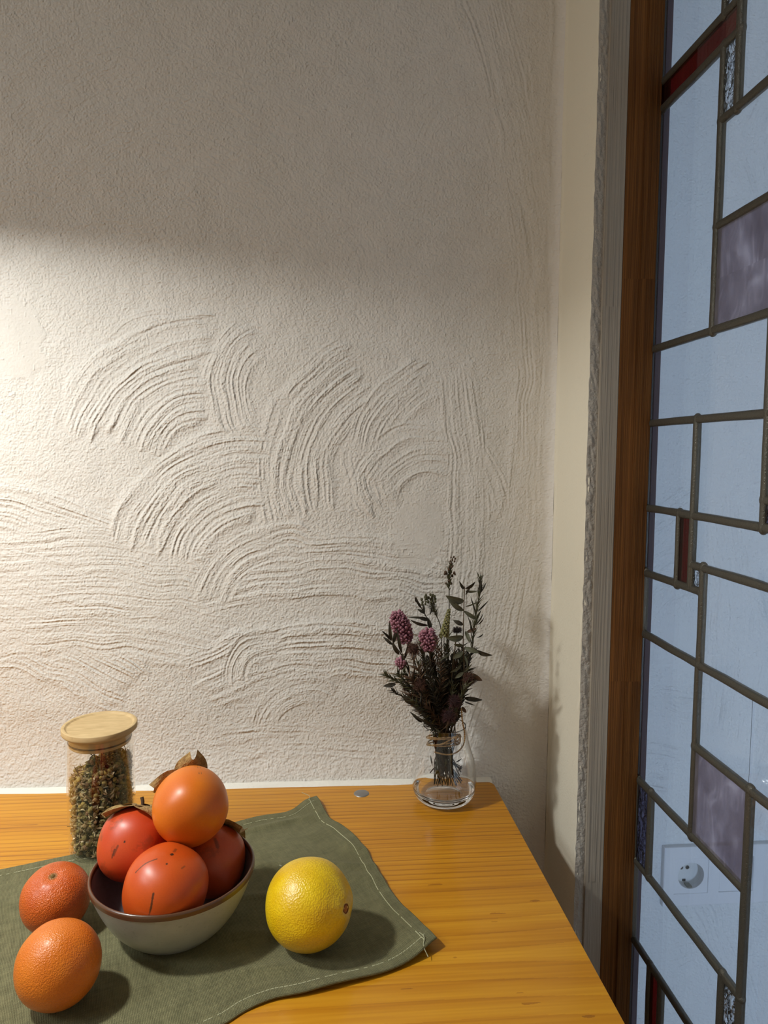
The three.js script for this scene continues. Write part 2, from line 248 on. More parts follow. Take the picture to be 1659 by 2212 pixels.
  Vt(236.5, 1572, 1955); Vt(263, 1478, 1955, 0.009); Vt(238, 1287, 1544); Vt(450, 1287, 1383); Vt(329, 1205, 1287); Vt(216.5, 1036, 1205); Vt(330, 1110, 1205); Vt(400, 1110, 1133); Vt(189, 1036, 1110, 0.007); Vt(239.5, 965, 1061); Vt(238, 790, 965, 0.007); Vt(116, 965, 1036, 0.006); Vt(330, 318, 882, 0.009); Vt(116, 594, 790, 0.006); Vt(149.5, 692, 790); Vt(162, 318, 594, 0.009); Vt(188.5, 318, 594, 0.009); Vt(302, 318, 692, 0.011); Vt(221, 1036, 1061, 0.0045);
  for (const [z, y] of [[236.5, 1572], [263, 1572], [263, 1544], [238, 1544], [263, 1478], [238, 1478], [238, 1383], [238, 1287.5], [216.5, 1205], [329, 1205], [216.5, 1110], [330, 1133], [330, 1110], [189, 1110], [189, 1036], [217, 1061], [239, 1061], [237, 1037], [239, 965], [238, 882], [330, 882], [238, 790], [149, 790], [150, 692], [302, 692], [330, 692], [162, 594], [188, 594], [116, 1036], [116, 965], [116, 790], [116, 692], [116, 594]]) {
    const g = new THREE.SphereGeometry(1, 12, 8); g.scale(0.0040, 0.0055 + rnd() * 0.001, 0.0055 + rnd() * 0.001); g.translate(X, y / 1000, z / 1000); mesh('solder_joint', g, lead, win);
  }
  mesh('glass_crack', box(X - 0.0016, X - 0.0014, 0.884, 0.963, 0.32885, 0.32915), std({ color: 0x2b3038, roughness: 0.3 }), win, 'thin dark crack through the pane');
}
{ // double socket plate on the wall of the next room
  const t = thing('socket_plate', 'white double wall plate with round power socket and rocker switch, seen through the leaded glass', 'socket', [0.4975, 0.502, -0.08]);
  const w = std({ color: 0xe6e6e8, roughness: 0.35 }), d = std({ color: 0x2c2c2e, roughness: 0.6 }), mtl = std({ color: 0x8f8c80, roughness: 0.35, metalness: 0.9 });
  // frame with two openings
  const s = new THREE.Shape(); s.moveTo(0, 0); s.lineTo(0.166, 0); s.lineTo(0.166, 0.089); s.lineTo(0, 0.089); s.closePath();
  for (const x of [0.0145, 0.0845]) { const h = new THREE.Path(); h.moveTo(x, 0.0165); h.lineTo(x, 0.0725); h.lineTo(x + 0.0545, 0.0725); h.lineTo(x + 0.0545, 0.0165); h.closePath(); s.holes.push(h); }
  mesh('frame', new THREE.ExtrudeGeometry(s, { depth: 0.007, bevelEnabled: true, bevelSize: 0.0012, bevelThickness: 0.0015, bevelSegments: 3, curveSegments: 4 }), w, t);
  const s2 = new THREE.Shape(); s2.moveTo(0.0153, 0.0172); s2.lineTo(0.0683, 0.0172); s2.lineTo(0.0683, 0.0718); s2.lineTo(0.0153, 0.0718); s2.closePath(); const ho = new THREE.Path(); ho.absarc(0.0418, 0.0445, 0.0205, 0, Math.PI * 2, true); s2.holes.push(ho);
  const face = mesh('socket_face', new THREE.ExtrudeGeometry(s2, { depth: 0.0065, bevelEnabled: true, bevelSize: 0.0004, bevelThickness: 0.0006, bevelSegments: 2, curveSegments: 40 }), w, t);
  const cup = lathe([[0, -0.010], [0.0185, -0.010], [0.0198, -0.0085], [0.0206, 0.0068]], 48); cup.rotateX(Math.PI / 2); cup.translate(0.0418, 0.0445, 0); mesh('socket_well', cup, new THREE.MeshStandardMaterial({ color: 0xdcdcda, roughness: 0.35, side: THREE.DoubleSide }), face);
  for (const x of [-0.0095, 0.0]) { const c = new THREE.CylinderGeometry(0.0024, 0.0024, 0.0008, 20); c.rotateX(Math.PI / 2); c.translate(0.0418 + x + 0.003, 0.0475, -0.0096); mesh('pin_hole', c, d, face); const q = new THREE.TorusGeometry(0.0027, 0.0004, 6, 20); q.translate(0.0418 + x + 0.003, 0.0475, -0.0094); mesh('pin_collar', q, mtl, face); }
  mesh('earth_clip', rbox(0.038, 0.046, 0.0235, 0.0262, -0.006, 0.0045, 0.0005), mtl, face); mesh('clip_slot', box(0.0375, 0.0425, 0.0262, 0.0295, -0.0102, -0.0092), d, face);
  mesh('mounting_gap', box(0.0846, 0.139, 0.0166, 0.0724, 0.0005, 0.002), d, t);
  const rk = rbox(0.0858, 0.138, 0.0175, 0.0712, 0.002, 0.0085, 0.0012); rk.rotateX(-0.04); mesh('rocker_switch', rk, w, t);
}

// ---------------------------------------------------------------- table
const TY = 0.75;
{
  const t = thing('pine_table', 'honey coloured varnished pine table with rounded corner standing against the plaster wall', 'table');
  const pineA = (u, v) => { // tight straight grain; u along the board, v across
    const w = 0.35 * (n2(u * 3, v * 3, 2) - 0.5) + 0.04 * (n2(u * 14, v * 9, 3) - 0.5), s = v * 58 + w * 3, k = s - Math.floor(s), per = n2(Math.floor(s) * 3.7, 2, 5);
    const late = Math.pow(clamp(k * 1.12), 7) * (0.45 + 0.75 * per) * step(1.0, 0.94, k) + 0.35 * Math.pow(n2(u * 3, v * 190 + w * 8, 11), 4), fib = n2(u * 26, v * 420, 6), spot = n2(u * 24, v * 120, 8) > 0.955 ? 0.35 : 0;
    return clamp(0.15 + 0.42 * late + 0.26 * (fib - 0.5) + 0.28 * (n2(u * 2.2, v * 16, 9) - 0.45) + spot);
  };
  const pineB = (u, v) => { // broad flame figure
    const c = (v - 0.46) * 5 + 0.7 * (n2(u * 2.2, v * 2, 12) - 0.5) + 0.5 * Math.pow(n2(u * 1.2 + 4, 3, 13), 2), s = Math.abs(c) * 5.2 + u * 1.6 + 0.35 * n2(u * 8, v * 20, 14), k = s - Math.floor(s);
    const late = Math.pow(k, 3) * 0.26, fib = n2(u * 22, v * 320, 16), spot = n2(u * 30, v * 90, 18) > 0.965 ? 0.4 : 0;
    return clamp(0.16 + late + 0.24 * (fib - 0.5) + 0.30 * (n2(u * 3, v * 22, 19) - 0.45) + spot);
  };
  const col = (f) => colorTex(2048, 1024, (u, v) => { const q = f(u, v); return q < 0.35 ? mixc([218, 154, 30], [196, 128, 10], q / 0.35) : mixc([196, 128, 10], [130, 74, 4], (q - 0.35) / 0.65); }, MW);
  const bump = heightTex(1024, 512, (u, v) => 0.5 * n2(u * 26, v * 420, 6) + 0.5 * n2(u * 9, v * 60, 33), MW);
  const mk = (map) => phys({ map, roughness: 0.5, bumpMap: bump, bumpScale: 0.00012, clearcoat: 0.4, clearcoatRoughness: 0.14 });
  const wood = [mk(col(pineA)), mk(col(pineB))];
  const zs = [0.011, 0.234, 0.455, 0.62], ex = (z) => 0.2122 + 0.0185 * (z - 0.03);
  for (let i = 0; i < 3; i++) {
    const z0 = zs[i] + (i ? 0.0003 : 0), z1 = zs[i + 1] - 0.0003, s = new THREE.Shape(), sl = i ? 0 : 0.018;
    // the shape lies in x, -z ; the first board has the rounded back corner
    s.moveTo(-1.0, -z1); s.lineTo(ex(z1), -z1);
    if (i) { s.lineTo(ex(z0), -z0); s.lineTo(-1.0, -z0); } else { s.lineTo(ex(0.032), -0.037); s.quadraticCurveTo(ex(0.03) - 0.0005, -0.0275, ex(0.03) - 0.008, -0.0272); s.lineTo(-0.12, -0.0205); s.lineTo(-1.0, -0.0055); }
    s.closePath();
    const g = new THREE.ExtrudeGeometry(s, { depth: 0.0272, bevelEnabled: true, bevelThickness: 0.0004, bevelSize: 0.0003, bevelSegments: 3, steps: 1, curveSegments: 10 });
    g.translate(0, 0, -0.0276); g.rotateX(-Math.PI / 2); g.translate(0, TY - 0.0000, 0);
    const p = g.attributes.position, uv = g.attributes.uv; for (let k = 0; k < p.count; k++) uv.setXY(k, (p.getX(k) + 1.0) * 0.75 + i * 0.37, (p.getZ(k) - 0.01) * 2.1 + i * 0.31 - (Math.abs(g.attributes.normal.getY(k)) < 0.5 ? p.getY(k) * 2 : 0));
    mesh('plank', g, wood[i ? 1 : 0], t);
  }
  const capMat = std({ color: 0x9c9a98, metalness: 0.75, roughness: 0.42 });
  const cap = lathe([[0, 0.0018], [0.004, 0.0017], [0.0075, 0.0012], [0.0094, 0.0004], [0.0098, -0.001]], 40); cap.translate(0.0425, TY, 0.0465); mesh('bolt_cap', cap, capMat, t, 'small round grey metal cap let into the table top');
  const u = (g) => { boxUV(g, 1.2); return g; };
  for (const [x0, x1, z0, z1] of [[-0.95, 0.16, 0.06, 0.085], [-0.95, 0.16, 0.55, 0.575]]) mesh('apron', u(rbox(x0, x1, 0.64, 0.7218, z0, z1, 0.002)), wood[0], t);
  for (const [x, z] of [[-0.95, 0.06], [0.11, 0.06], [-0.95, 0.525], [0.11, 0.525]]) mesh('leg', u(rbox(x, x + 0.055, 0, 0.6998, z, z + 0.055, 0.004)), wood[0], t);
}

// ---------------------------------------------------------------- linen cloth
{
  const t = thing('linen_cloth', 'olive green linen cloth with pale stitched hem lying askew under the bowl and fruit', 'cloth');
  const c3 = (a) => curve(a.map(([x, z]) => V(x / 1000, 0, z / 1000)));
  const top = c3([[-432, 214], [-327, 185], [-267, 164], [-213, 152], [-160, 133], [-118, 115], [-78, 97], [-44, 89], [-26, 70], [-13, 63]]), bot = c3([[-330, 520], [-220, 470], [-130, 424], [-77, 396], [-62, 384], [-42, 375], [-20, 372], [16, 363], [46, 354], [74, 340], [92, 326]]);
  const right = c3([[-13, 63], [4, 109], [20, 130], [39, 169], [50, 212], [63, 254], [80, 293], [92, 326]]), left = c3([[-432, 214], [-400, 320], [-360, 430], [-330, 520]]);
  const flat = (u, v) => { const a = top.getPointAt(u), b = bot.getPointAt(u), c = left.getPointAt(v), d = right.getPointAt(v), p = top.getPoint(0), q = top.getPoint(1), r = bot.getPoint(0), s = bot.getPoint(1);
    return [a.x * (1 - v) + b.x * v + c.x * (1 - u) + d.x * u - (p.x * (1 - u) * (1 - v) + q.x * u * (1 - v) + r.x * (1 - u) * v + s.x * u * v), a.z * (1 - v) + b.z * v + c.z * (1 - u) + d.z * u - (p.z * (1 - u) * (1 - v) + q.z * u * (1 - v) + r.z * (1 - u) * v + s.z * u * v)]; };
  const LU = 0.45, LV = 0.30;
  const bumpAt = (x, z, cx, cz, rx, rz, a) => { const c = Math.cos(a), s = Math.sin(a), dx = x - cx, dz = z - cz, p = (dx * c + dz * s) / rx, q = (-dx * s + dz * c) / rz; return Math.exp(-p * p - q * q); };
  const height = (u, v) => {
    const [x, z] = flat(u, v), du = Math.min(u, 1 - u) * LU, dv = Math.min(v, 1 - v) * LV, e = Math.min(du, dv);
    let h = 0.0012 + 0.0007 * step(0.0105, 0.0085, e);
    h += 0.0010 * (f2(x * 26 + 3, z * 26, 4) - 0.4);
    // soft creases
    for (const [cx, cz, rx, rz, a, k] of [[-0.005, 0.20, 0.07, 0.006, 0.12, 0.0032], [0.02, 0.222, 0.05, 0.008, 0.25, 0.0026], [-0.06, 0.118, 0.05, 0.005, -0.35, 0.003], [-0.045, 0.245, 0.05, 0.006, -0.1, 0.003], [-0.05, 0.3, 0.05, 0.006, 0.1, 0.002], [-0.02, 0.14, 0.06, 0.012, -0.5, 0.0016], [0.03, 0.17, 0.03, 0.007, 0.6, 0.0025], [-0.07, 0.345, 0.07, 0.006, -0.1, 0.0026], [-0.25, 0.33, 0.05, 0.007, 0.5, 0.0014], [-0.29, 0.24, 0.05, 0.008, -0.3, 0.0014]]) h += k * bumpAt(x, z, cx, cz, rx, rz, a);
    // corners lift a little
    h += 0.005 * bumpAt(x, z, -0.013, 0.064, 0.03, 0.03, 0) + 0.0075 * bumpAt(x, z, 0.090, 0.325, 0.028, 0.028, 0) + 0.0035 * bumpAt(x, z, 0.01, 0.365, 0.05, 0.012, -0.2);
    const wave = 0.0012 * Math.max(0, Math.sin(v * 24)) * step(0.94, 1, u); h += wave;
    const flatten = Math.max(bumpAt(x, z, -0.135, 0.282, 0.055, 0.055, 0), bumpAt(x, z, -0.016, 0.315, 0.016, 0.016, 0), bumpAt(x, z, -0.237, 0.28, 0.015, 0.015, 0), bumpAt(x, z, -0.203, 0.367, 0.015, 0.015, 0)); h = mix(h, 0.0026, clamp(flatten * 1.4));
    return TY + 0.0004 + h;
  };
  const weave = (u, v) => { const n = 96, x = u * n + 0.25 * (n2(u * 9, v * n, 3) - 0.5), y = v * n + 0.25 * (n2(u * n, v * 9, 4) - 0.5), i = Math.floor(x), j = Math.floor(y), fx = x - i - 0.5, fy = y - j - 0.5, over = (((i + j) % 2) + 2) % 2, wx = 0.7 + 0.6 * hash(i, 7, 1), wy = 0.7 + 0.6 * hash(j, 9, 2); return over ? (1 - 3.2 * fx * fx * wx) * (1 - 1.2 * fy * fy) : (1 - 3.2 * fy * fy * wy) * (1 - 1.2 * fx * fx); };
  const wc = colorTex(1024, 1024, (u, v) => { const h = weave(u, v), n = f2(u * 12, v * 12, 9), i = Math.floor(u * 96), j = Math.floor(v * 96), slub = 0.10 * (hash(i, 3, Math.floor(v * 9)) - 0.5) + 0.10 * (hash(j, 5, Math.floor(u * 9)) - 0.5), pale = n2(u * 300, v * 300, 12) > 0.93 ? 0.2 : 0; return mixc([72, 71, 46], [148, 143, 104], clamp(0.16 + 0.62 * h + 0.3 * (n - 0.5) + slub + pale)); });
  const wh = heightTex(1024, 1024, (u, v) => clamp(weave(u, v)));
  const linen = phys({ map: wc, bumpMap: wh, bumpScale: 0.0005, roughness: 0.92, sheen: 0.3, sheenRoughness: 0.6, sheenColor: new THREE.Color(0.5, 0.52, 0.4), side: THREE.DoubleSide });
  const nu = 260, nv = 190, uvS = 9.2;
  const lin = (k, n) => { const x = k / n; return x; };
  const topG = grid(nu, nv, (a, b) => { const [x, z] = flat(a, b); return [x, height(a, b), z, a * LU * uvS, b * LV * uvS]; });
  // rolled edge down to the table all the way round
  const ring = []; for (let i = 0; i < nu; i++) ring.push([i / nu, 0]); for (let j = 0; j < nv; j++) ring.push([1, j / nv]); for (let i = nu; i > 0; i--) ring.push([i / nu, 1]); for (let j = nv; j >= 0; j--) ring.push([0, j / nv]);
  const edge = grid(ring.length - 1, 5, (a, b, i, j) => { const [u, v] = ring[i], [x, z] = flat(u, v), y = height(u, v), [cx, cz] = flat(0.5, 0.5), dx = x - cx, dz = z - cz, l = Math.hypot(dx, dz), k = j / 5, th = Math.min(0.0022, y - TY - 0.0002), an = k * Math.PI; const out = Math.sin(an) * 0.0011; return [x + dx / l * out, y - th * (1 - Math.cos(an)) / 2, z + dz / l * out, i * 0.02, k * 0.03]; }, true);
  // underside, so that the raised corners are cloth and not a block
  const under = grid(60, 44, (a, b) => { const [x, z] = flat(a, b), y = height(a, b), e = 0; return [x, Math.max(TY + 0.0002, y - 0.0022), z, a * LU * uvS, b * LV * uvS]; }, true);
  mesh('fabric', merge([topG, edge, under]), linen, t);
  // hem stitching
  const st = new THREE.CapsuleGeometry(0.00042, 0.0024, 3, 6); st.rotateZ(Math.PI / 2);
  const thread = std({ color: 0xb9b795, roughness: 0.9 }), spots = [];
  const run = (f, n) => { for (let i = 0; i < n; i++) { const [u, v] = f((i + 0.5) / n), [u2, v2] = f((i + 0.6) / n), p = flat(u, v), q = flat(u2, v2); if (hash(i, n, 4) < 0.12) continue; spots.push([V(p[0], height(u, v) + 0.0002, p[1]), V(q[0] - p[0], height(u2, v2) - height(u, v), q[1] - p[1]).normalize()]); } };
  const iu = 0.0105 / LU, iv = 0.0105 / LV; run((k) => [1 - iu, mix(iv * 0.4, 1 - iv * 0.5, k)], 84); run((k) => [mix(iu, 1 - iu * 0.6, k), iv], 124); run((k) => [mix(iu, 1 - iu * 0.6, k), 1 - iv], 124);
  const im = new THREE.InstancedMesh(st, thread, spots.length), m4 = new THREE.Matrix4(), qq = new THREE.Quaternion(); spots.forEach(([p, d], i) => { qq.setFromUnitVectors(V(1, 0, 0), d); im.setMatrixAt(i, m4.compose(p, qq, V(1, 1, 1))); }); im.name = 'hem_stitching'; im.userData.kind = 'stuff'; im.userData.label = 'pale running stitches along the hem'; im.castShadow = im.receiveShadow = true; t.add(im);
  mesh('loose_thread', tube([[-0.022, TY + 0.0072, 0.073], [-0.021, TY + 0.0095, 0.068], [-0.027, TY + 0.010, 0.062], [-0.0305, TY + 0.0095, 0.0575]], 0.0003, 20, 5), thread, t); mesh('loose_thread', tube([[0.079, TY + 0.0098, 0.319], [0.082, TY + 0.011, 0.327], [0.0805, TY + 0.0085, 0.334], [0.0835, TY + 0.0035, 0.341]], 0.00035, 20, 5), thread, t); mesh('lint_fleck', new THREE.CapsuleGeometry(0.0006, 0.0018, 3, 6).rotateZ(1).translate(-0.047, TY + 0.0045, 0.202), std({ color: 0xe8e4d4, roughness: 0.9 }), t);
}
const CLOTH = TY + 0.0030;

// ---------------------------------------------------------------- bowl
const BX = -0.135, BZ = 0.282;
{
  const t = thing('fruit_bowl', 'pale grey glazed stoneware bowl with brown rim and dark interior holding persimmons', 'bowl', [BX, CLOTH + 0.0002, BZ]);
  const oc = colorTex(512, 256, (u, v) => { const n = f2(u * 30, v * 8, 4), sp = n2(u * 260, v * 70, 5) > 0.9 ? 14 : 0; return [168 + 16 * n - sp, 172 + 15 * n - sp, 162 + 15 * n - sp]; });
  const ic = colorTex(512, 256, (u, v) => { const n = f2(u * 26, v * 8, 14), s = n2(u * 200, v * 50, 15); return [116 + 22 * n + 10 * s, 102 + 20 * n + 9 * s, 108 + 20 * n + 9 * s]; });
  const ob = heightTex(512, 256, (u, v) => f2(u * 40, v * 12, 8));
  const outer = [[0, 0.0], [0.036, 0.0], [0.0405, 0.0008], [0.0445, 0.004], [0.0505, 0.0105], [0.0568, 0.0195], [0.0622, 0.030], [0.0665, 0.0405], [0.0692, 0.0492], [0.0702, 0.0525]];
  const inner = [[0.0676, 0.0527], [0.0668, 0.048], [0.0640, 0.0385], [0.0598, 0.0285], [0.0545, 0.0195], [0.047, 0.0115], [0.037, 0.0075], [0.020, 0.0062], [0, 0.006]];
  const smooth = (p) => new THREE.SplineCurve(p.map((q) => new THREE.Vector2(...q))).getPoints(48).map((q) => [Math.max(0, q.x), q.y]);
  mesh('outer_glaze', lathe(smooth(outer), 128), phys({ map: oc, bumpMap: ob, bumpScale: 0.0003, roughness: 0.36, clearcoat: 0.35, clearcoatRoughness: 0.25 }), t);
  mesh('inner_glaze', lathe(smooth(inner), 128), phys({ map: ic, roughness: 0.3, clearcoat: 0.4, clearcoatRoughness: 0.2 }), t, 'dark grey-violet glaze inside');
  const rim = []; for (let k = 0; k <= 10; k++) { const a = (k / 10) * Math.PI; rim.push([0.0689 + 0.00155 * Math.cos(a), 0.0523 + 0.0021 * Math.sin(a)]); } rim.unshift([0.07035, 0.0495]); rim.push([0.0672, 0.0495]);
  mesh('rim', lathe(rim, 128), phys({ color: 0x5a3d2a, roughness: 0.28, clearcoat: 0.5, clearcoatRoughness: 0.15 }), t, 'brown bare rim');
}

// ---------------------------------------------------------------- fruit
// directions as seen on a fruit from the chair: right, up, towards the viewer
const toV = V(0.19, 0.52, 0.83).normalize(), upV = V(0, 1, 0).addScaledVector(toV, -toV.y).normalize(), riV = upV.clone().cross(toV).normalize();
const dirv = (a, b, back) => riV.clone().multiplyScalar(a).addScaledVector(upV, b).addScaledVector(toV, (back ? -1 : 1) * Math.sqrt(Math.max(0, 1 - a * a - b * b)));
function ballTex(w, h, f, srgb) { const at = (u, v) => { const ph = u * 2 * Math.PI, th = (1 - v) * Math.PI; return f(-Math.cos(ph) * Math.sin(th), Math.cos(th), Math.sin(ph) * Math.sin(th)); }; return srgb ? colorTex(w, h, at) : heightTex(w, h, at); }
function ball(r, radius, nu = 96, nv = 64) { const g = new THREE.SphereGeometry(1, nu, nv), p = g.attributes.position, d = V(0, 0, 0), nrm = g.attributes.normal; for (let i = 0; i < p.count; i++) { d.fromBufferAttribute(p, i).normalize(); const k = r * radius(d); p.setXYZ(i, d.x * k, d.y * k, d.z * k); } g.computeVertexNormals();
  for (let j = 0; j <= nv; j++) { const a = j * (nu + 1), b = a + nu, s = V(nrm.getX(a) + nrm.getX(b), nrm.getY(a) + nrm.getY(b), nrm.getZ(a) + nrm.getZ(b)).normalize(); nrm.setXYZ(a, s.x, s.y, s.z); nrm.setXYZ(b, s.x, s.y, s.z); }
  return g; }
function segDist(x, y, z, pts) { let best = 9; for (let i = 0; i + 1 < pts.length; i++) { const a = pts[i], b = pts[i + 1], bx = b.x - a.x, by = b.y - a.y, bz = b.z - a.z, t = clamp(((x - a.x) * bx + (y - a.y) * by + (z - a.z) * bz) / (bx * bx + by * by + bz * bz)); const d = Math.hypot(x - a.x - bx * t, y - a.y - by * t, z - a.z - bz * t); if (d < best) best = d; } return best; }
const leafDry = colorTex(128, 128, (u, v) => { const n = f2(u * 14, v * 14, 31), s = n2(u * 3, v * 40, 32); return mixc([126, 96, 56], [206, 178, 118], clamp(n * 0.9 + 0.25 * (s - 0.5))); });
const leafDryBump = heightTex(128, 128, (u, v) => f2(u * 18, v * 9, 33));
M.calyx = std({ map: leafDry, bumpMap: leafDryBump, bumpScale: 0.001, roughness: 0.9, side: THREE.DoubleSide });
M.stalk = std({ color: 0x4a3522, roughness: 0.9 });
function persimmon(o) {
  const t = thing('persimmon', o.label, 'persimmon', o.at, 'persimmons in the stoneware bowl'), ax = o.axis.clone().normalize(), e1 = V(0, 1, 0.3).cross(ax).normalize(), e2 = ax.clone().cross(e1), hs = o.high ?? 0.97;
  const rad = (d) => { const c = d.dot(ax), s = Math.sqrt(Math.max(0, 1 - c * c)), ph = Math.atan2(d.dot(e2), d.dot(e1)), lobe = 1 + 0.012 * Math.cos(4 * ph + o.seed) * s, n = 2.35; return lobe / Math.pow(Math.pow(s, n) + Math.pow(Math.abs(c) / hs, n), 1 / n) * (1 - 0.06 * Math.exp(-Math.pow((c - 1) / 0.02, 2)) - 0.025 * step(0.3, 1, -c) * o.point) * (1 + 0.012 * (n3(d.x * 2 + o.seed, d.y * 2, d.z * 2) - 0.5)); };
  const tex = ballTex(768, 384, (x, y, z) => {
    const n = n3(x * 2.2 + o.seed, y * 2.2, z * 2.2), f = n3(x * 46, y * 46, z * 46), c = x * ax.x + y * ax.y + z * ax.z; let q = mixc(o.c0, o.c1, clamp(0.5 + 0.9 * (n - 0.5) + (o.grad ?? 0) * c));
    q = mixc(q, [q[0] * 0.93, q[1] * 0.9, q[2] * 0.88], f * 0.5);
    const st = n3(x * 9 + o.seed, y * 9, z * 9); if (o.stain) q = mixc(q, [130, 54, 22], 0.42 * step(0.45, 1.0, (0.6 * st + 0.4 * n3(x * 30, y * 30, z * 30)) * step(0.35, 0.8, n3(x * 2.6 + 5, y * 2.6 + o.seed, z * 2.6)) * 1.5));
    for (const [pts, w, k] of o.marks) { const d = segDist(x, y, z, pts), wv = w * (0.7 + 0.7 * n3(x * 60, y * 60, z * 60)); if (d < wv) q = mixc(q, [52, 32, 22], k * step(wv, wv * 0.35, d)); }
    return q;
  }, true);
  mesh('skin', ball(o.r, rad), phys({ map: tex, roughness: 0.42, clearcoat: 0.3, clearcoatRoughness: 0.32, specularIntensity: 0.8 }), t);
  const r2 = rng(o.seed * 7 + 1), lobes = o.calyx ?? 4, m = mesh('calyx', (() => { const g = new THREE.CylinderGeometry(o.r * 0.2, o.r * 0.26, 0.0022, 16); orient(g, ax); g.translate(...ax.clone().multiplyScalar(o.r * hs * 0.955).toArray()); return g; })(), M.calyx, t);
  for (let k = 0; k < (o.bare ? 0 : lobes); k++) { // dry curled lobes lying on the shoulder
    const a0 = (k / 4) * Math.PI * 2 + o.turn, L = o.r * (o.lobe ?? 0.62) * (0.85 + 0.3 * r2()) * (o.lens ? o.lens[k] : 1), W = o.r * 0.62, curl = 0.5 + 0.7 * r2(), sd = r2() * 30;
    const g = grid(9, 12, (u, v) => { const w = (u - 0.5) * W * Math.sin(Math.PI * Math.min(0.93, 0.22 + v * 0.72)) * 1.5, along = 0.12 * o.r + v * L, th = along / o.r, rr = o.r * hs * (1.0 + 0.02) + o.r * (0.10 * curl * v * v * 2.2 + 0.10 * (n2(u * 3 + sd, v * 3, 4) - 0.5) + 0.28 * curl * Math.pow(Math.abs(u - 0.5) * 2, 2) * v), ct = Math.cos(th), sn = Math.sin(th);
      const d = ax.clone().multiplyScalar(ct * rr).addScaledVector(e1, sn * rr * Math.cos(a0) - w * Math.sin(a0)).addScaledVector(e2, sn * rr * Math.sin(a0) + w * Math.cos(a0)); return [d.x, d.y, d.z, u, v]; });
    mesh('calyx_lobe', g, M.calyx, m);
  }
  if (o.bare) return t;
  const p0 = ax.clone().multiplyScalar(o.r * hs * 0.94), p1 = ax.clone().multiplyScalar(o.r * hs * 1.12).addScaledVector(e1, 0.001), p2 = ax.clone().multiplyScalar(o.r * hs * 1.22).addScaledVector(e1, 0.0025);
  mesh('stem', tube([p0, p1, p2], 0.0016, 10, 8), M.stalk, m);
  return t;
}
persimmon({ at: [-0.1715, 0.8195, 0.2655], r: 0.0325, axis: dirv(0.2, 0.97, false), seed: 3, turn: 0.7, c0: [196, 62, 24], c1: [212, 82, 34], marks: [[[dirv(-0.25, 0.02), dirv(-0.245, 0.03)], 0.03, 0.9], [[dirv(-0.52, -0.25), dirv(-0.42, -0.05)], 0.04, 0.4], [[dirv(-0.56, -0.3), dirv(-0.5, -0.12)], 0.03, 0.5]], stain: true, point: 0, lobe: 0.85, label: 'red-orange persimmon at the left of the bowl, with a wide tan calyx on top' });
persimmon({ at: [-0.134, 0.8085, 0.3165], r: 0.0338, axis: dirv(-0.22, -0.72, true), seed: 5, turn: 0.6, bare: true, c0: [202, 76, 16], c1: [214, 92, 26], marks: [[[dirv(-0.27, -0.08), dirv(-0.33, -0.35), dirv(-0.42, -0.66)], 0.032, 0.75], [[dirv(-0.2, 0.66), dirv(-0.45, 0.58), dirv(-0.66, 0.42)], 0.024, 0.6], [[dirv(0.16, 0.74), dirv(0.17, 0.745)], 0.055, 1], [[dirv(0.03, 0.52), dirv(0.035, 0.52)], 0.032, 0.9], [[dirv(0.22, 0.8), dirv(0.26, 0.84)], 0.05, 0.35], [[dirv(0.38, 0.36), dirv(0.45, 0.4)], 0.03, 0.35]], point: 1, label: 'front persimmon in the bowl, with thin dark scratches and its pointed tip up' });
persimmon({ at: [-0.1065, 0.797, 0.2595], r: 0.0312, axis: dirv(0.3, 0.93, true), seed: 8, turn: 1.0, c0: [184, 70, 26], c1: [200, 86, 34], marks: [[[dirv(0.1, 0.5), dirv(0.16, 0.3)], 0.07, 0.4]], stain: true, point: 0, lobe: 0.8, label: 'brown-stained persimmon deep in the bowl at the back right, half hidden' });
persimmon({ at: [-0.1212, 0.8562, 0.2727], r: 0.0324, axis: dirv(0.0, 0.72, true), seed: 12, turn: 0.2, c0: [214, 104, 14], c1: [226, 126, 24], marks: [[[dirv(0.20, 0.92), dirv(0.23, 0.72)], 0.016, 0.55], [[dirv(0.27, 0.9), dirv(0.29, 0.72)], 0.014, 0.5]], grad: 0.35, point: 0, lobe: 0.9, lens: [0.95, 0.8, 0.34, 0.34], label: 'lighter orange persimmon lying on top of the pile in the bowl' });

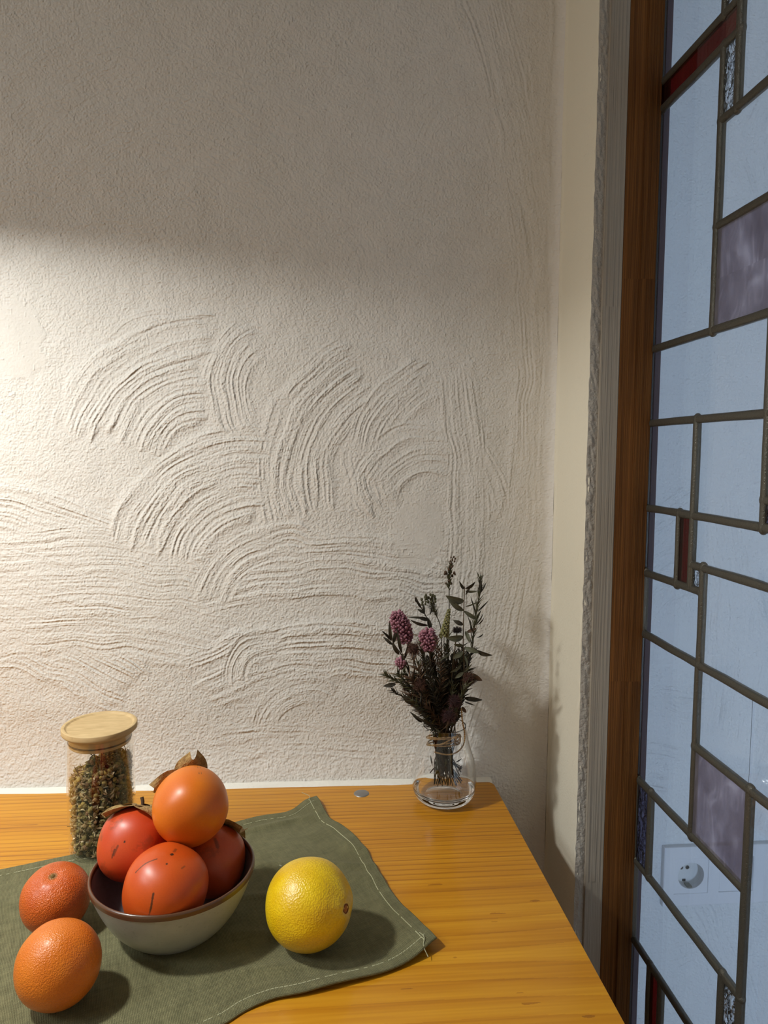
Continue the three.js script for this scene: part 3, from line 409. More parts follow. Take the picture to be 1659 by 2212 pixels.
const pores = (s, cell) => ballTex(1024, 512, (x, y, z) => { const d = worley(x * s, y * s, z * s), e = worley(x * s * 0.45 + 9, y * s * 0.45, z * s * 0.45); return cell ? clamp(0.75 - 0.55 * d) + 0.25 * clamp(e) : clamp(d * 1.15) * 0.75 + 0.25 * clamp(e); });
const poreA = pores(33, false), poreB = pores(27, false);
function mandarin(o) {
  const t = thing('mandarin', o.label, 'mandarin', o.at, 'mandarins on the cloth'), ax = o.axis.clone().normalize();
  const rad = (d) => { const c = d.dot(ax), s = Math.sqrt(Math.max(0, 1 - c * c)), e1 = V(0, 1, 0.3).cross(ax).normalize(), e2 = ax.clone().cross(e1), ph = Math.atan2(d.dot(e2), d.dot(e1)); return (1 - o.flat * c * c * c * c) * (1 - 0.05 * Math.exp(-Math.pow((c - 1) / 0.03, 2))) * (1 + 0.03 * (n3(d.x * 1.7 + o.seed, d.y * 1.7, d.z * 1.7) - 0.5) + 0.008 * Math.cos(ph * 9) * step(0.75, 0.95, c) * s) * (o.wide ? 1 + o.wide * (1 - Math.abs(d.y)) : 1); };
  const tex = ballTex(512, 256, (x, y, z) => { const n = n3(x * 2.4 + o.seed, y * 2.4, z * 2.4), d = worley(x * 33, y * 33, z * 33), c = x * ax.x + y * ax.y + z * ax.z; let q = mixc(o.c0, o.c1, clamp(0.5 + (n - 0.5))); q = mixc(q, [q[0] * 0.86, q[1] * 0.74, q[2] * 0.6], step(0.35, 0.1, d) * 0.7); q = mixc(q, [126, 92, 40], step(0.985, 0.996, c) * 0.8); return q; }, true);
  mesh('peel', ball(o.r, rad), phys({ map: tex, bumpMap: poreA, bumpScale: o.bump ?? 0.0005, roughness: 0.36, clearcoat: 0.25, clearcoatRoughness: 0.3 }), t);
  const g = lathe([[0, 0.0009], [0.0008, 0.0008], [0.0016, 0.0003], [0.0021, -0.0008]], 10); orient(g, ax); g.translate(...ax.clone().multiplyScalar(o.r * rad(ax) + 0.0001).toArray()); mesh('stem_scar', g, std({ color: 0x6b5528, roughness: 0.9 }), t);
  return t;
}
mandarin({ at: [-0.2374, CLOTH + 0.0274, 0.2797], r: 0.0290, axis: dirv(-0.02, 0.66), flat: 0.07, seed: 2, bump: 0.0006, c0: [200, 86, 20], c1: [214, 102, 28], label: 'deep orange mandarin farther back, its stem scar turned up, beside the left of the bowl' });
mandarin({ at: [-0.2032, CLOTH + 0.0302, 0.367], r: 0.0308, axis: dirv(0.3, 0.3, true), flat: 0.05, seed: 6, bump: 0.0004, c0: [214, 110, 20], c1: [228, 128, 30], label: 'paler orange mandarin nearest the viewer, at the bottom left on the cloth' });
{
  const ax = dirv(0.68, -0.2).normalize(), t = thing('lemon', 'bright yellow lemon with brown stem scar on the green cloth right of the bowl', 'lemon', [-0.0157, CLOTH + 0.0350, 0.3153]), e1 = V(0, 1, 0.2).cross(ax).normalize(), e2 = ax.clone().cross(e1);
  const rad = (d) => { const c = d.dot(ax), ph = Math.atan2(d.dot(e2), d.dot(e1)); return (1 + 0.035 * c * c) * (1 + 0.035 * Math.exp(-Math.pow((c - 1) / 0.06, 2)) - 0.025 * Math.exp(-Math.pow((c - 1) / 0.008, 2))) * (1 + 0.03 * (n3(d.x * 2 + 4, d.y * 2, d.z * 2) - 0.5) + 0.008 * Math.cos(ph * 5 + 1) * step(0.55, 0.9, c)); };
  const tex = ballTex(768, 384, (x, y, z) => { const c = x * ax.x + y * ax.y + z * ax.z, n = n3(x * 3, y * 3, z * 3), d = worley(x * 27, y * 27, z * 27), sx = x - ax.x + 0.14 * 0.2, w = n3(x * 5 + 2, y * 5, z * 5); let q = mixc([232, 186, 10], [248, 212, 30], clamp(0.5 + (n - 0.5)));
    q = mixc(q, [q[0] * 0.9, q[1] * 0.86, q[2] * 0.6], step(0.3, 0.65, d) * 0.5);
    const pa = segDist(x, y, z, [dirv(0.86, 0.02), ax, dirv(0.72, -0.52)]); q = mixc(q, [214, 190, 120], 0.75 * step(0.16, 0.06, pa + 0.12 * (w - 0.5))); return q; }, true);
  mesh('peel', ball(0.0362, rad), phys({ map: tex, bumpMap: poreB, bumpScale: 0.0004, roughness: 0.34, clearcoat: 0.3, clearcoatRoughness: 0.3 }), t);
  const p = ax.clone().multiplyScalar(0.0362 * rad(ax) - 0.0004), ring = new THREE.TorusGeometry(0.0033, 0.0008, 10, 32); orient(ring, ax, 0, V(0, 0, 1)); ring.translate(p.x, p.y, p.z); const rm = mesh('stem_scar', ring, std({ color: 0x7e4a1e, roughness: 0.8 }), t);
  const core = lathe([[0, 0.0009], [0.0012, 0.0007], [0.0028, 0.0001], [0.0034, -0.0006]], 14); orient(core, ax); core.translate(p.x, p.y, p.z); mesh('stem_core', core, std({ color: 0xa86c34, roughness: 0.8 }), rm);
}

// ---------------------------------------------------------------- storage jar with dried chamomile
const JX = -0.238, JZ = 0.147;
{
  const t = thing('storage_jar', 'straight clear glass jar with flat bamboo lid, standing on the table behind the bowl', 'jar', [JX, TY + 0.0002, JZ]);
  const gm = phys({ color: 0xfdfdfc, transmission: 1, thickness: 0, roughness: 0.02, ior: 1.5 });
  mesh('glass_body', lathe([[0, 0.0], [0.0285, 0.0], [0.0315, 0.0008], [0.0332, 0.003], [0.0338, 0.007], [0.0339, 0.06], [0.0339, 0.1262], [0.0335, 0.1272], [0.0325, 0.1262], [0.0323, 0.06], [0.0322, 0.008], [0.0312, 0.0045], [0.028, 0.0035], [0, 0.0032]], 96), gm, t);
  const bc = colorTex(256, 256, (u, v) => { const s = n2(u * 7 + 0.4 * n2(u * 3, v * 3, 1), v * 46, 2), f = n2(u * 24, v * 160, 3), b = f2(u * 5, v * 7, 5); return mixc([176, 146, 100], [214, 186, 138], clamp(0.35 + 0.45 * s + 0.2 * (f - 0.5) + 0.5 * (b - 0.5))); });
  const bam = std({ map: bc, roughness: 0.62 });
  const lid = lathe([[0, 0.1338], [0.0318, 0.1338], [0.0330, 0.1343], [0.0338, 0.1353], [0.0345, 0.1357], [0.0368, 0.1357], [0.0375, 0.1350], [0.0376, 0.1310], [0.0372, 0.1296], [0.0360, 0.1284], [0.0338, 0.1275], [0.0318, 0.1258], [0.0310, 0.1240], [0.0308, 0.1165], [0.0300, 0.1155], [0, 0.1155]], 96);
  { const p = lid.attributes.position, u = lid.attributes.uv, n = lid.attributes.normal; for (let i = 0; i < p.count; i++) Math.abs(n.getY(i)) > 0.5 ? u.setXY(i, p.getX(i) * 12 + 0.5, p.getZ(i) * 12 + 0.5) : u.setXY(i, Math.atan2(p.getZ(i), p.getX(i)) * 0.5, p.getY(i) * 9); }
  const l = mesh('lid', lid, bam, t, 'round flat bamboo lid with a raised edge');
  mesh('seal_ring', (() => { const g = new THREE.TorusGeometry(0.0308, 0.0009, 8, 72); g.rotateX(Math.PI / 2); g.translate(0, 0.1198, 0); return g; })(), std({ color: 0x55463a, roughness: 0.6 }), l);
  const c = thing('dried_chamomile', 'dried chamomile flower heads filling the glass jar', 'dried flowers', [JX, TY + 0.0002, JZ]); c.userData.kind = 'stuff';
  const rn = rng(77), m4 = new THREE.Matrix4(), q = new THREE.Quaternion(), e = new THREE.Euler(), col = new THREE.Color();
  const topAt = (x, z) => 0.0900 + 0.30 * x - 0.06 * z + 0.010 * (n2(x * 160 + 40, z * 160 + 40, 6) - 0.5);
  const bud = (() => { const g = new THREE.IcosahedronGeometry(1, 2), p = g.attributes.position; for (let i = 0; i < p.count; i++) { const x = p.getX(i), y = p.getY(i), z = p.getZ(i), k = 0.86 + 0.32 * n3(x * 3 + 9, y * 3, z * 3); p.setXYZ(i, x * k, y * k * 0.8, z * k); } g.computeVertexNormals(); return g; })();
  const petal = grid(3, 5, (u, v) => { const w = (u - 0.5) * 0.34 * Math.sin(Math.PI * (0.15 + 0.75 * v)); return [w, 0.35 * Math.sin(v * 2.6), v - 0.5 + 0.12 * Math.abs(w), u, v]; });
  const stalk = tube([[0, -0.5, 0], [0.05, -0.15, 0.02], [-0.04, 0.2, -0.03], [0.05, 0.5, 0.02]], 0.035, 8, 5);
  const place = (name, geo, mat, n, f) => { const im = new THREE.InstancedMesh(geo, mat, n); for (let i = 0; i < n; i++) { const [p, s, cc] = f(i); q.setFromEuler(e.set(rn() * 6.3, rn() * 6.3, rn() * 6.3)); im.setMatrixAt(i, m4.compose(p, q, V(s[0], s[1], s[2]))); im.setColorAt(i, col.setRGB(cc[0] / 255, cc[1] / 255, cc[2] / 255, THREE.SRGBColorSpace)); } im.name = name; im.userData.kind = 'stuff'; im.castShadow = im.receiveShadow = true; c.add(im); };
  const spot = (rMin, edge) => { for (;;) { const a = rn() * Math.PI * 2, r = edge * Math.sqrt(mix(rMin * rMin, 1, rn())), x = Math.cos(a) * r, z = Math.sin(a) * r, y = 0.0062 + rn() * 0.108; if (y < topAt(x, z)) return V(x, y, z); } };
  const surf = (edge) => { const a = rn() * Math.PI * 2, r = edge * Math.sqrt(rn()), x = Math.cos(a) * r, z = Math.sin(a) * r; return V(x, topAt(x, z) + 0.002 * (rn() - 0.5), z); };
  const white = std({ color: 0xffffff, roughness: 0.9 }), white2 = std({ color: 0xffffff, roughness: 0.9, side: THREE.DoubleSide });
  const tone = (list) => { const a = list[Math.floor(rn() * list.length)], k = 0.8 + 0.4 * rn(); return [a[0] * k, a[1] * k, a[2] * k]; };
  place('flower_buds', bud, white, 2300, (i) => { const s = 0.0016 + 0.0011 * rn(); return [i < 1900 ? spot(0.72, 0.0296) : surf(0.029), [s, s, s], tone([[150, 132, 78], [132, 118, 68], [164, 140, 76], [118, 100, 62], [150, 124, 84], [138, 104, 72]])]; });
  place('petals', petal, white2, 1700, (i) => { const s = 0.0034 + 0.003 * rn(); return [i < 1450 ? spot(0.9, 0.0305) : surf(0.029), [s, s * 0.7, s], tone([[196, 178, 138], [176, 160, 120], [214, 198, 166], [160, 132, 98], [146, 134, 84]])]; });
  place('stalks', stalk, white, 230, (i) => { const p = i < 200 ? spot(0.85, 0.0285) : surf(0.025); if (i >= 214) p.y += 0.004; const s = 0.008 + 0.006 * rn(); return [p, [s, s, s], tone([[74, 60, 40], [96, 84, 52]])]; });
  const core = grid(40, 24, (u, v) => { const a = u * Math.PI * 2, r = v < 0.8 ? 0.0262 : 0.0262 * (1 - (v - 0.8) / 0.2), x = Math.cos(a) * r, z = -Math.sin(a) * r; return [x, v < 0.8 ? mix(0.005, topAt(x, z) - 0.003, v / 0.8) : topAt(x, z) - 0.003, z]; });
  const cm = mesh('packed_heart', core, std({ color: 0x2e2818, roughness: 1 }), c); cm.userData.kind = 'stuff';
  const w = std({ color: 0x3c2c1c, roughness: 0.9 });
  for (const pts of [[[0.006, 0.095, 0.024], [0.004, 0.104, 0.024], [0.000, 0.1145, 0.0235]], [[0.007, 0.095, 0.022], [0.0075, 0.105, 0.022], [0.008, 0.1145, 0.022]], [[-0.012, 0.086, 0.022], [-0.016, 0.092, 0.022], [-0.020, 0.0985, 0.02]], [[0.014, 0.096, 0.02], [0.011, 0.102, 0.021], [0.005, 0.105, 0.0215]], [[0.027, 0.1, 0.008], [0.0285, 0.108, 0.008], [0.027, 0.1155, 0.009]], [[-0.02, 0.083, 0.021], [-0.018, 0.09, 0.022], [-0.010, 0.093, 0.022], [-0.006, 0.089, 0.023]]]) mesh('loose_stalk', tube(pts, 0.0004, 14, 5), w, c);
}

// ---------------------------------------------------------------- glass vase with dried bouquet
const VX = 0.142, VZ = 0.068;
{
  const t = thing('glass_vase', 'small clear teardrop glass vase with thick base at the back right corner of the table', 'vase', [VX, TY + 0.0002, VZ]);
  const prof = [[0.0270, 0.0009], [0.0325, 0.004], [0.0363, 0.0095], [0.0386, 0.018], [0.0391, 0.025], [0.0386, 0.0365], [0.0363, 0.0505], [0.0318, 0.0650], [0.0283, 0.0778], [0.0264, 0.0868], [0.0258, 0.0930]];
  const sp = new THREE.SplineCurve(prof.map((p) => new THREE.Vector2(...p))).getPoints(60);
  const outer = sp.map((p) => [p.x, p.y]), inner = sp.filter((p) => p.y > 0.014).reverse().map((p) => [p.x - 0.0012, p.y]);
  const floor = [[0.0374, 0.0165], [0.0345, 0.0142], [0.0295, 0.0118], [0.022, 0.0098], [0.012, 0.0088], [0, 0.0085]];
  mesh('glass_body', lathe([[0, 0.0012], [0.020, 0.0009], [0.0235, 0.0], [0.0258, 0.0003], ...outer, [0.0255, 0.0937], [0.0250, 0.0935], ...inner.filter((p) => p[1] > 0.018), ...floor], 160), phys({ color: 0xffffff, transmission: 1, thickness: 0.012, roughness: 0.0, ior: 1.5 }), t);
}
{
  const t = thing('dried_bouquet', 'dried bouquet of pink spikes, brown heads and dark leaves, tied with twine in the vase', 'bouquet', [VX, TY + 0.0002, VZ]);
  const P = (cx, cy, z = 0) => { const py = 1180 + cy / 3.686; return V((cx - 667) * 0.1533e-3 - z * 0.178, (2012 - cy) * 0.1574e-3 + z * (py - 980) * 0.00067, z); };
  const rn = rng(41), j = (k) => (rn() - 0.5) * 2 * k;
  const LM = (c, c2) => std({ map: colorTex(64, 64, (u, v) => mixc(c, c2, clamp(f2(u * 8, v * 8, 3) * 1.1 - 0.05 + (Math.abs(u - 0.5) < 0.05 ? 0.3 : 0)))), roughness: 0.65, side: THREE.DoubleSide });
  const mats = { dark: LM([30, 26, 18], [58, 50, 32]), sage: LM([66, 66, 50], [104, 102, 76]), olive: LM([52, 50, 30], [88, 84, 48]), brown: LM([58, 40, 26], [104, 74, 46]), stem: std({ color: 0x5a4a34, roughness: 0.85 }), stemDark: std({ color: 0x3a3022, roughness: 0.85 }), twine: std({ color: 0xb08c5c, roughness: 0.95 }), pale: LM([110, 106, 64], [150, 144, 92]) };
  const pink = std({ map: colorTex(64, 64, (u, v) => mixc([134, 84, 98], [190, 136, 148], n2(u * 6, v * 6, 2))), roughness: 0.7 }), pinkDark = std({ color: 0x5e2b38, roughness: 0.8 });
  function leafG(b, e, w, curl = 0.15, face = V(j(0.5), j(0.4), 1), fold = 0.25) {
    const d = e.clone().sub(b), L = d.length(), ax = d.clone().normalize(), side = ax.clone().cross(face).normalize(), nn = side.clone().cross(ax).normalize();
    return grid(4, 9, (u, v) => { const q = (u - 0.5) * 2, ww = q * w * 0.5 * Math.pow(Math.sin(Math.PI * Math.pow(0.03 + v * 0.97, 0.85)), 0.8), k = curl * L * Math.sin(v * Math.PI) - 0.4 * curl * L * v + fold * Math.abs(ww); const p = b.clone().addScaledVector(d, v).addScaledVector(side, ww).addScaledVector(nn, k); return [p.x, p.y, p.z, u, v]; });
  }
  const needle = (b, e, r) => { const L = b.distanceTo(e), g = new THREE.ConeGeometry(r, L, 5, 2); g.scale(1, 1, 0.5); g.translate(0, L / 2, 0); orient(g, e.clone().sub(b), rn() * 3); g.translate(b.x, b.y, b.z); return g; };
  const root = (k = 1) => [P(664 + j(88) * k, 1520, 0.0 + j(0.010) * k)];
  const foot = []; // every stem runs on through the tie into the vase
  function stemPts(pts) { const a = pts.map((p) => (p.isVector3 ? p : P(...p))), r = root()[0]; a.push(r); const f = P(680 + j(110) + (667 - (pts[0][0] ?? 667)) * 0.12, 1830 + j(90), j(0.010)); a.push(P(668 + j(70), 1660, r.z * 0.7), f); foot.push(f); return a; }
  function sprig(pts, r, mat, label, name = 'sprig') { return mesh(name, tube(stemPts(pts), r, 40, 6), mat, t, label); }
  // oval-leaved sage stem on the right
  const A = sprig([[808, 345, 0.02], [803, 560, 0.022], [803, 800, 0.022], [812, 1020, 0.02], [770, 1300, 0.012]], 0.0006, mats.stem, 'straight stem with paired oval sage leaves');
  for (const [x0, y0, x1, y1, w, m] of [[803, 365, 765, 308, 22, 'dark'], [812, 362, 888, 312, 30, 'dark'], [815, 383, 906, 384, 20, 'sage'], [816, 410, 860, 330, 16, 'dark'], [800, 462, 664, 418, 62, 'sage'], [800, 532, 680, 440, 42, 'sage'], [815, 500, 918, 462, 12, 'sage'], [806, 535, 912, 605, 32, 'sage'], [800, 640, 722, 604, 34, 'dark'], [802, 735, 670, 740, 56, 'sage'], [820, 690, 852, 782, 30, 'sage'], [826, 700, 905, 668, 26, 'brown'], [812, 820, 928, 862, 38, 'sage'], [905, 840, 1026, 884, 40, 'dark'], [800, 852, 722, 902, 40, 'sage'], [792, 950, 702, 1012, 26, 'sage'], [815, 880, 838, 985, 20, 'sage'], [800, 800, 730, 790, 30, 'olive'], [806, 1010, 742, 1055, 30, 'sage'], [700, 860, 610, 925, 14, 'sage'], [880, 720, 830, 560, 12, 'dark'], [955, 712, 905, 745, 12, 'dark'], [905, 640, 958, 590, 12, 'dark']]) mesh('leaf', leafG(P(x0, y0, 0.022), P(x1, y1, 0.028 + j(0.008)), w * 0.1538e-3, 0.12), mats[m], A);
  // narrow dark leaves, far left and upper middle
  const B = sprig([[236, 690, 0.0], [262, 780, 0.004], [322, 862, 0.006], [385, 1010, 0.006], [520, 1290, 0.004]], 0.0007, mats.stemDark, 'dark twig with long narrow leaves at the left');
  for (const [x0, y0, x1, y1, w] of [[242, 755, 232, 600, 26], [240, 750, 176, 676, 20], [250, 785, 178, 722, 24], [305, 862, 250, 765, 30], [325, 850, 292, 672, 26], [342, 905, 384, 748, 22], [262, 770, 292, 652, 30], [348, 925, 330, 850, 26], [380, 1000, 362, 905, 16]]) mesh('leaf', leafG(P(x0, y0, 0.006), P(x1, y1, 0.012 + j(0.008)), w * 0.1538e-3, 0.1), mats.dark, B);
  const C = sprig([[428, 425, -0.004], [480, 520, -0.002], [520, 590, 0], [565, 690, 0.002], [610, 980, 0.002]], 0.0007, mats.stemDark, 'dark twig with narrow leaves in the upper middle');
  for (const [x0, y0, x1, y1, w] of [[445, 465, 425, 418, 18], [470, 505, 428, 440, 20], [548, 670, 522, 578, 34], [525, 640, 385, 598, 28], [515, 590, 364, 574, 18], [502, 548, 442, 514, 24], [530, 600, 440, 575, 30], [500, 540, 486, 470, 20], [560, 690, 470, 705, 22], [540, 560, 560, 470, 14]]) mesh('leaf', leafG(P(x0, y0, 0.002), P(x1, y1, 0.006 + j(0.008)), w * 0.1538e-3, 0.12), mats.dark, C);
  // needle sprigs
  function needleSprig(pts, label, mat, n, len, spread, from = 0, to = 0.55, rad = 5, stemMat = mats.stemDark) {
    const cp = stemPts(pts), cv = curve(cp), g = [];
    for (let i = 0; i < n; i++) { const k = mix(from, to, i / n) + j(0.006), p = cv.getPoint(clamp(k, 0, 1)), d = cv.getTangent(clamp(k, 0, 1)).negate(), L = len * (0.6 + 0.7 * rn()) * 0.1538e-3, o = V(j(1), j(1), j(1)).cross(d).normalize(), e = p.clone().addScaledVector(d, L * (1 - spread * 0.5)).addScaledVector(o, L * spread); g.push(needle(p, e, rad * (0.7 + 0.6 * rn()) * 0.1538e-3)); }
    const m = mesh('sprig', new THREE.TubeGeometry(cv, 40, 0.0006, 6), stemMat, t, label); const nm = mesh('needles', merge(g), mat, m); nm.userData.kind = 'stuff'; return m;
  }
  const D = needleSprig([[716, 122, -0.006], [700, 180, -0.006], [690, 250, -0.004], [688, 330, -0.002], [690, 460, 0], [692, 900, 0.002]], 'tallest spike with small buds at its tip', mats.olive, 130, 46, 0.6, 0.12, 0.42, 5);
  { const g = []; for (const [x, y, r] of [[700, 122, 7], [722, 118, 8], [733, 132, 8], [712, 140, 8], [694, 152, 8], [728, 152, 8], [702, 168, 8], [690, 190, 9], [706, 196, 10], [716, 186, 7], [684, 212, 10], [660, 238, 15], [652, 246, 9], [700, 236, 11], [726, 240, 11], [712, 262, 11], [734, 252, 8], [680, 268, 10], [690, 300, 12], [664, 320, 9], [704, 320, 10]]) { const s = new THREE.SphereGeometry(1, 7, 5), q = P(x, y, -0.005 + j(0.003)); s.scale(r * 1.4e-4, r * 1.9e-4, r * 1.4e-4); s.rotateZ(j(0.6)); s.translate(q.x, q.y, q.z); g.push(s); } mesh('buds', merge(g), mats.brown, D); }
  const E = needleSprig([[938, 288, -0.012], [935, 380, -0.01], [912, 520, -0.006], [888, 700, -0.002], [870, 860, 0.004], [800, 1150, 0.004]], 'rosemary-like sprig at the right', mats.olive, 120, 78, 0.42, 0.0, 0.5, 6);
  for (const [x0, y0, x1, y1, w] of [[935, 400, 986, 312, 12], [918, 540, 1008, 452, 12], [905, 645, 966, 552, 12], [945, 380, 930, 280, 20], [925, 380, 945, 280, 18], [905, 560, 860, 420, 12], [895, 640, 948, 520, 16], [870, 720, 862, 600, 12]]) mesh('leaf', leafG(P(x0, y0, -0.008), P(x1, y1, -0.004 + j(0.006)), w * 0.1538e-3, 0.05), mats.dark, E);
  const F = needleSprig([[538, 432, -0.01], [560, 500, -0.008], [592, 570, -0.006], [622, 640, -0.002], [640, 900, 0]], 'sprig with a loose cluster of tiny buds', mats.olive, 60, 60, 0.75, 0.06, 0.3, 4);
  { const g = []; for (let i = 0; i < 30; i++) { const x = 530 + j(58), y = 446 + j(42), r = 8 + 5 * rn(), q = P(x, y, -0.008 + j(0.008)), s = new THREE.SphereGeometry(1, 6, 5); s.scale(r * 1.3e-4, r * 1.7e-4, r * 1.3e-4); s.translate(q.x, q.y, q.z); g.push(s, needle(P(580 + j(20), 540, -0.008), q, 2.5e-4)); } mesh('buds', merge(g), mats.olive, F); }
  const I = sprig([[690, 525, 0.014], [672, 620, 0.014], [655, 720, 0.014], [660, 1000, 0.012]], 0.0005, mats.stem, 'yellow-green spike of small round buds');
  { const g = []; for (let i = 0; i < 70; i++) { const v = i / 70, a = i * 2.4, x = mix(690, 650, v) + Math.cos(a) * (10 + 20 * v), y = mix(520, 735, v), r = 6 + 7 * v, q = P(x, y, 0.014 + Math.sin(a) * (0.0015 + 0.003 * v)), s = new THREE.SphereGeometry(1, 7, 5); s.scale(r * 1.5e-4, r * 1.7e-4, r * 1.5e-4); s.translate(q.x, q.y, q.z); g.push(s); } mesh('buds', merge(g), mats.pale, I); }
  // pink spikes
  function pinkSpike(x0, y0, x1, y1, rad, n, z, label) {
    const S = sprig([[(x0 + x1) / 2, (y0 + y1) / 2, z], [x1 + (x1 - x0) * 0.3, y1 + 40, z], [mix(x1, 640, 0.4), 1250, z * 0.5]], 0.0007, mats.stem, label, 'flower_stem'), beads = [], st = [], a = P(x0, y0, z), b = P(x1, y1, z), ax = b.clone().sub(a), u1 = V(0, 0, 1).cross(ax).normalize(), u2 = ax.clone().normalize().cross(u1);
    for (let i = 0; i < n; i++) { const v = (i + 0.5) / n, an = i * 2.39996, rr = rad * 0.1538e-3 * Math.pow(Math.sin(Math.PI * (0.12 + 0.76 * v)), 0.7), p = a.clone().addScaledVector(ax, v), o = u1.clone().multiplyScalar(Math.cos(an)).addScaledVector(u2, Math.sin(an)), q = p.clone().addScaledVector(o, rr * (0.88 + 0.2 * rn())).add(V(j(0.0006), j(0.0009), j(0.0006))), s = new THREE.SphereGeometry(1, 8, 6), k = (7 + 6 * rn()) * 0.1538e-3; s.scale(k, k * 1.45, k); orient(s, o.clone().add(ax.clone().normalize().multiplyScalar(-0.5))); s.translate(q.x, q.y, q.z); beads.push(s);
      if (rn() < 0.6) { const e = q.clone().addScaledVector(o, k * (1.6 + 1.2 * rn())).add(V(j(0.0008), 0.0008 + j(0.0008), j(0.0008))); st.push(needle(q, e, 0.00025)); const tip = new THREE.SphereGeometry(0.00042, 5, 4); tip.translate(e.x, e.y, e.z); st.push(tip); } }
    const heart = new THREE.SphereGeometry(1, 12, 10); heart.scale(rad * 0.78 * 0.1538e-3, ax.length() * 0.47, rad * 0.78 * 0.1538e-3); orient(heart, ax); const c = a.clone().add(b).multiplyScalar(0.5); heart.translate(c.x, c.y, c.z);
    mesh('pink_blossoms', merge(beads), pink, S); mesh('blossom_heart', heart, pinkDark, S); mesh('stamens', merge(st), pinkDark, S);
  }
  pinkSpike(272, 535, 365, 770, 66, 170, 0.0, 'long pink flower spike at the left'); pinkSpike(520, 676, 540, 830, 62, 120, 0.018, 'short pink flower spike in the middle'); pinkSpike(300, 895, 335, 960, 30, 40, 0.004, 'small pink flower at the left edge');
  // round bristly heads
  function head(x, y, r, z, c, c2, label, flat = 1) {
    const S = sprig([[x, y, z], [mix(x, 660, 0.4), y + (1500 - y) * 0.5, z * 0.7]], 0.0007, mats.stem, label, 'flower_stem'), o = P(x, y, z), R0 = r * 0.1538e-3, g = [], core = new THREE.SphereGeometry(R0 * 0.55, 14, 10); core.scale(1, flat, 1); core.translate(o.x, o.y, o.z);
    for (let i = 0; i < 260; i++) { const d = V(j(1), j(1), j(1)).normalize(); d.y *= flat; const L = R0 * (0.8 + 0.35 * rn()); g.push(needle(o.clone().addScaledVector(d, R0 * 0.4), o.clone().addScaledVector(d, L).add(V(j(0.0006), j(0.0006), j(0.0006))), 0.00042)); }
    mesh('head_core', core, std({ color: c2, roughness: 1 }), S); mesh('bristles', merge(g), std({ color: c, roughness: 0.9 }), S);
  }
  head(420, 822, 72, 0.016, 0x5a3b2c, 0x3a2219, 'brown bristly flower head below the pink spikes'); head(470, 1092, 64, 0.022, 0x5a3b2c, 0x3a2219, 'brown bristly flower head at the lower left'); head(850, 1062, 60, 0.026, 0x5a3b2c, 0x3a2219, 'brown bristly flower head at the right'); head(742, 1240, 68, 0.032, 0x42221f, 0x2a1413, 'upper burgundy bristly flower head above the rim'); head(700, 1350, 72, 0.034, 0x42211f, 0x2a1413, 'lower burgundy bristly flower head at the rim'); head(755, 680, 46, 0.024, 0x2c1c1a, 0x170e0d, 'small blackish flower head', 0.7); head(520, 930, 55, 0.008, 0x574034, 0x2a1a14, 'brown flower head deep in the bouquet'); head(360, 1120, 40, 0.006, 0x584334, 0x2a1a14, 'small brown head at the left');
  // lower left sprig and other single leaves
  needleSprig([[190, 1010, 0.004], [250, 1050, 0.006], [330, 1090, 0.008], [430, 1150, 0.01], [560, 1330, 0.008]], 'needle sprig reaching out to the lower left', mats.olive, 90, 58, 0.6, 0, 0.42, 6);
  const K = sprig([[430, 1180, 0.012], [520, 1280, 0.012], [590, 1390, 0.012]], 0.0006, mats.stemDark, 'twig with single dark leaves low in the bouquet');
  for (const [x0, y0, x1, y1, w, m] of [[285, 1090, 188, 1106, 34, 'dark'], [440, 1262, 340, 1168, 34, 'dark'], [400, 1250, 336, 1180, 20, 'dark'], [490, 1395, 398, 1310, 26, 'dark'], [600, 1425, 420, 1330, 22, 'dark'], [820, 1212, 958, 1232, 36, 'dark'], [850, 1222, 958, 1228, 28, 'sage'], [868, 1022, 956, 1080, 44, 'brown'], [820, 1240, 900, 1272, 12, 'dark'], [800, 1280, 835, 1330, 28, 'brown'], [485, 1222, 512, 1188, 18, 'pale'], [565, 1408, 592, 1375, 18, 'pale'], [630, 1480, 590, 1440, 16, 'sage'], [470, 1290, 430, 1230, 26, 'olive'], [520, 1340, 500, 1230, 22, 'olive'], [700, 1060, 640, 1140, 20, 'sage'], [660, 1120, 720, 1060, 20, 'dark'], [800, 1180, 850, 1150, 12, 'dark'], [790, 1010, 870, 950, 18, 'sage'], [560, 1210, 500, 1260, 22, 'olive']]) mesh('leaf', leafG(P(x0, y0, 0.016), P(x1, y1, 0.022 + j(0.006)), w * 0.1538e-3, 0.14), mats[m], K);
  // the mass of fine dried foliage in the middle
  for (let i = 0; i < 62; i++) {
    const a = mix(-1.02, 0.62, ((i * 0.618) % 1)) + j(0.05), L = (220 + 480 * rn()) * (1 - 0.25 * Math.abs(a)), x = 660 + Math.sin(a) * L * 0.92, y = 1400 - Math.cos(a) * L * 1.05, z = j(0.03) + 0.004, mt = [mats.dark, mats.olive, mats.dark, mats.brown, mats.olive][i % 5];
    needleSprig([[x, y, z], [mix(x, 660, 0.4) + j(20), mix(y, 1450, 0.4), z * 0.8], [mix(x, 660, 0.62) + j(30), mix(y, 1480, 0.7), z * 0.5]], null, mt, 60 + Math.floor(rn() * 30), 62 + 40 * rn(), 0.5 + 0.3 * rn(), 0, 0.5, 6 + 4 * rn());
  }
  // leaves and cut ends inside the vase
  for (let i = 0; i < 16; i++) { const x = 580 + 190 * rn(), y = 1600 + 210 * rn(), z = j(0.011); mesh('leaf', leafG(P(x, y, z), P(x + j(40), y + 60 + 45 * rn(), z + j(0.003)), (12 + 12 * rn()) * 0.1538e-3, 0.1), [mats.dark, mats.olive, mats.sage][i % 3], K); }
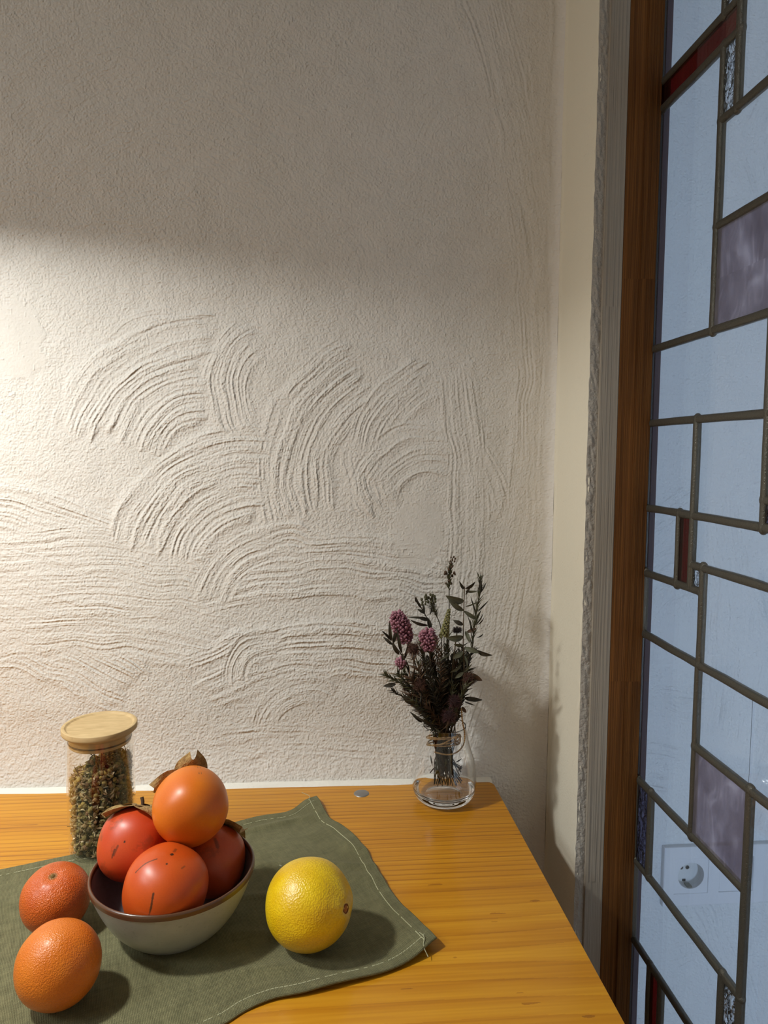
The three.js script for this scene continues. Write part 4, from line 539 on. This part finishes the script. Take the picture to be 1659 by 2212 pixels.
  for (const [x0, y0, x1, y1] of [[760, 1720, 808, 1692], [780, 1790, 812, 1740], [560, 1660, 575, 1745], [590, 1690, 606, 1770]]) mesh('leaf', leafG(P(x0, y0, 0.008), P(x1, y1, 0.01), 10 * 0.1538e-3, 0.05), mats.dark, K);
  // twine
  const coil = []; for (let k = 0; k <= 90; k++) { const a = (k / 90) * Math.PI * 2 * 3.6, r = 0.0158 + 0.0022 * n2(k * 0.21, 3, 5), y = P(0, 1545, 0).y + 0.0058 * Math.sin(k * 0.085 + 0.6) + 0.0035 * Math.sin(a + 0.5) + 0.0006 * k / 30; coil.push(V(P(662, 1545).x + Math.cos(a) * r * 1.18, y, Math.sin(a) * r * 0.95)); }
  const tw = (pts, n, r = 0.00085) => { const cv = curve(pts), a = new THREE.TubeGeometry(cv, n, r * 0.72, 6), mk = (ph) => { const q = []; for (let i = 0; i <= n; i++) { const k = i / n, p = cv.getPoint(k), d = cv.getTangent(k), s = V(0.3, 1, 0.2).cross(d).normalize(), u = d.clone().cross(s), an = ph + i * 0.9; q.push(p.addScaledVector(s, Math.cos(an) * r * 0.62).addScaledVector(u, Math.sin(an) * r * 0.62)); } return new THREE.TubeGeometry(new THREE.CatmullRomCurve3(q), n * 2, r * 0.62, 5); }; return merge([a, mk(0), mk(Math.PI)]); };
  const T = mesh('twine', tw(coil, 260), mats.twine, t, 'natural jute twine wound round the stems');
  mesh('twine_loop', tw([P(795, 1290, 0.022), P(806, 1400, 0.022), P(824, 1490, 0.020), P(818, 1570, 0.019), P(775, 1632, 0.018), P(715, 1655, 0.018), P(650, 1650, 0.017), P(590, 1632, 0.015)], 120), mats.twine, T);
  mesh('twine_knot', tw([P(760, 1500, 0.012), P(790, 1540, 0.016), P(775, 1575, 0.018), P(745, 1560, 0.019), P(760, 1520, 0.018), P(720, 1535, 0.018), P(650, 1570, 0.016), P(580, 1580, 0.013)], 110), mats.twine, T);
}

// ---------------------------------------------------------------- lamps, out of the frame
{
  const t = thing('pendant_lamp', 'dark metal pendant lamp hanging low beside the table, out of the picture at the left', 'lamp', [LAMP.at.x, 0, LAMP.at.z]);
  const sh = std({ color: 0x3a3836, roughness: 0.5, metalness: 0.4, side: THREE.DoubleSide });
  mesh('shade', lathe([[0.0735, 1.4870], [0.075, 1.4862], [0.0765, 1.4870], [0.074, 1.516], [0.06, 1.546], [0.036, 1.566], [0.016, 1.574], [0.012, 1.59], [0.0, 1.592]], 64), sh, t);
  const disc = new THREE.CylinderGeometry(0.040, 0.040, 0.003, 48); disc.translate(0, 1.5025, 0);
  mesh('glowing_disc', disc, std({ color: 0xffffff, emissive: LAMP.color, emissiveIntensity: 6, roughness: 0.6 }), t);
  mesh('cord', tube([[0, 1.59, 0], [0, 2.0, 0], [0, 2.448, 0]], 0.003, 4, 8), std({ color: 0x222222, roughness: 0.8 }), t);
}
{
  const t = thing('ceiling_lamp', 'flat square white ceiling lamp behind the viewer', 'lamp', [CEILING.at.x, 0, CEILING.at.z]), h = CEILING.size / 2 + 0.02;
  mesh('housing', rbox(-h, h, 2.375, 2.4498, -h, h, 0.006), std({ color: 0xe9e7e2, roughness: 0.5 }), t);
  mesh('glowing_diffuser', box(-h + 0.02, h - 0.02, 2.368, 2.376, -h + 0.02, h - 0.02), std({ color: 0xffffff, emissive: CEILING.color, emissiveIntensity: 3, roughness: 0.6 }), t);
}

renderer.render(scene, camera);
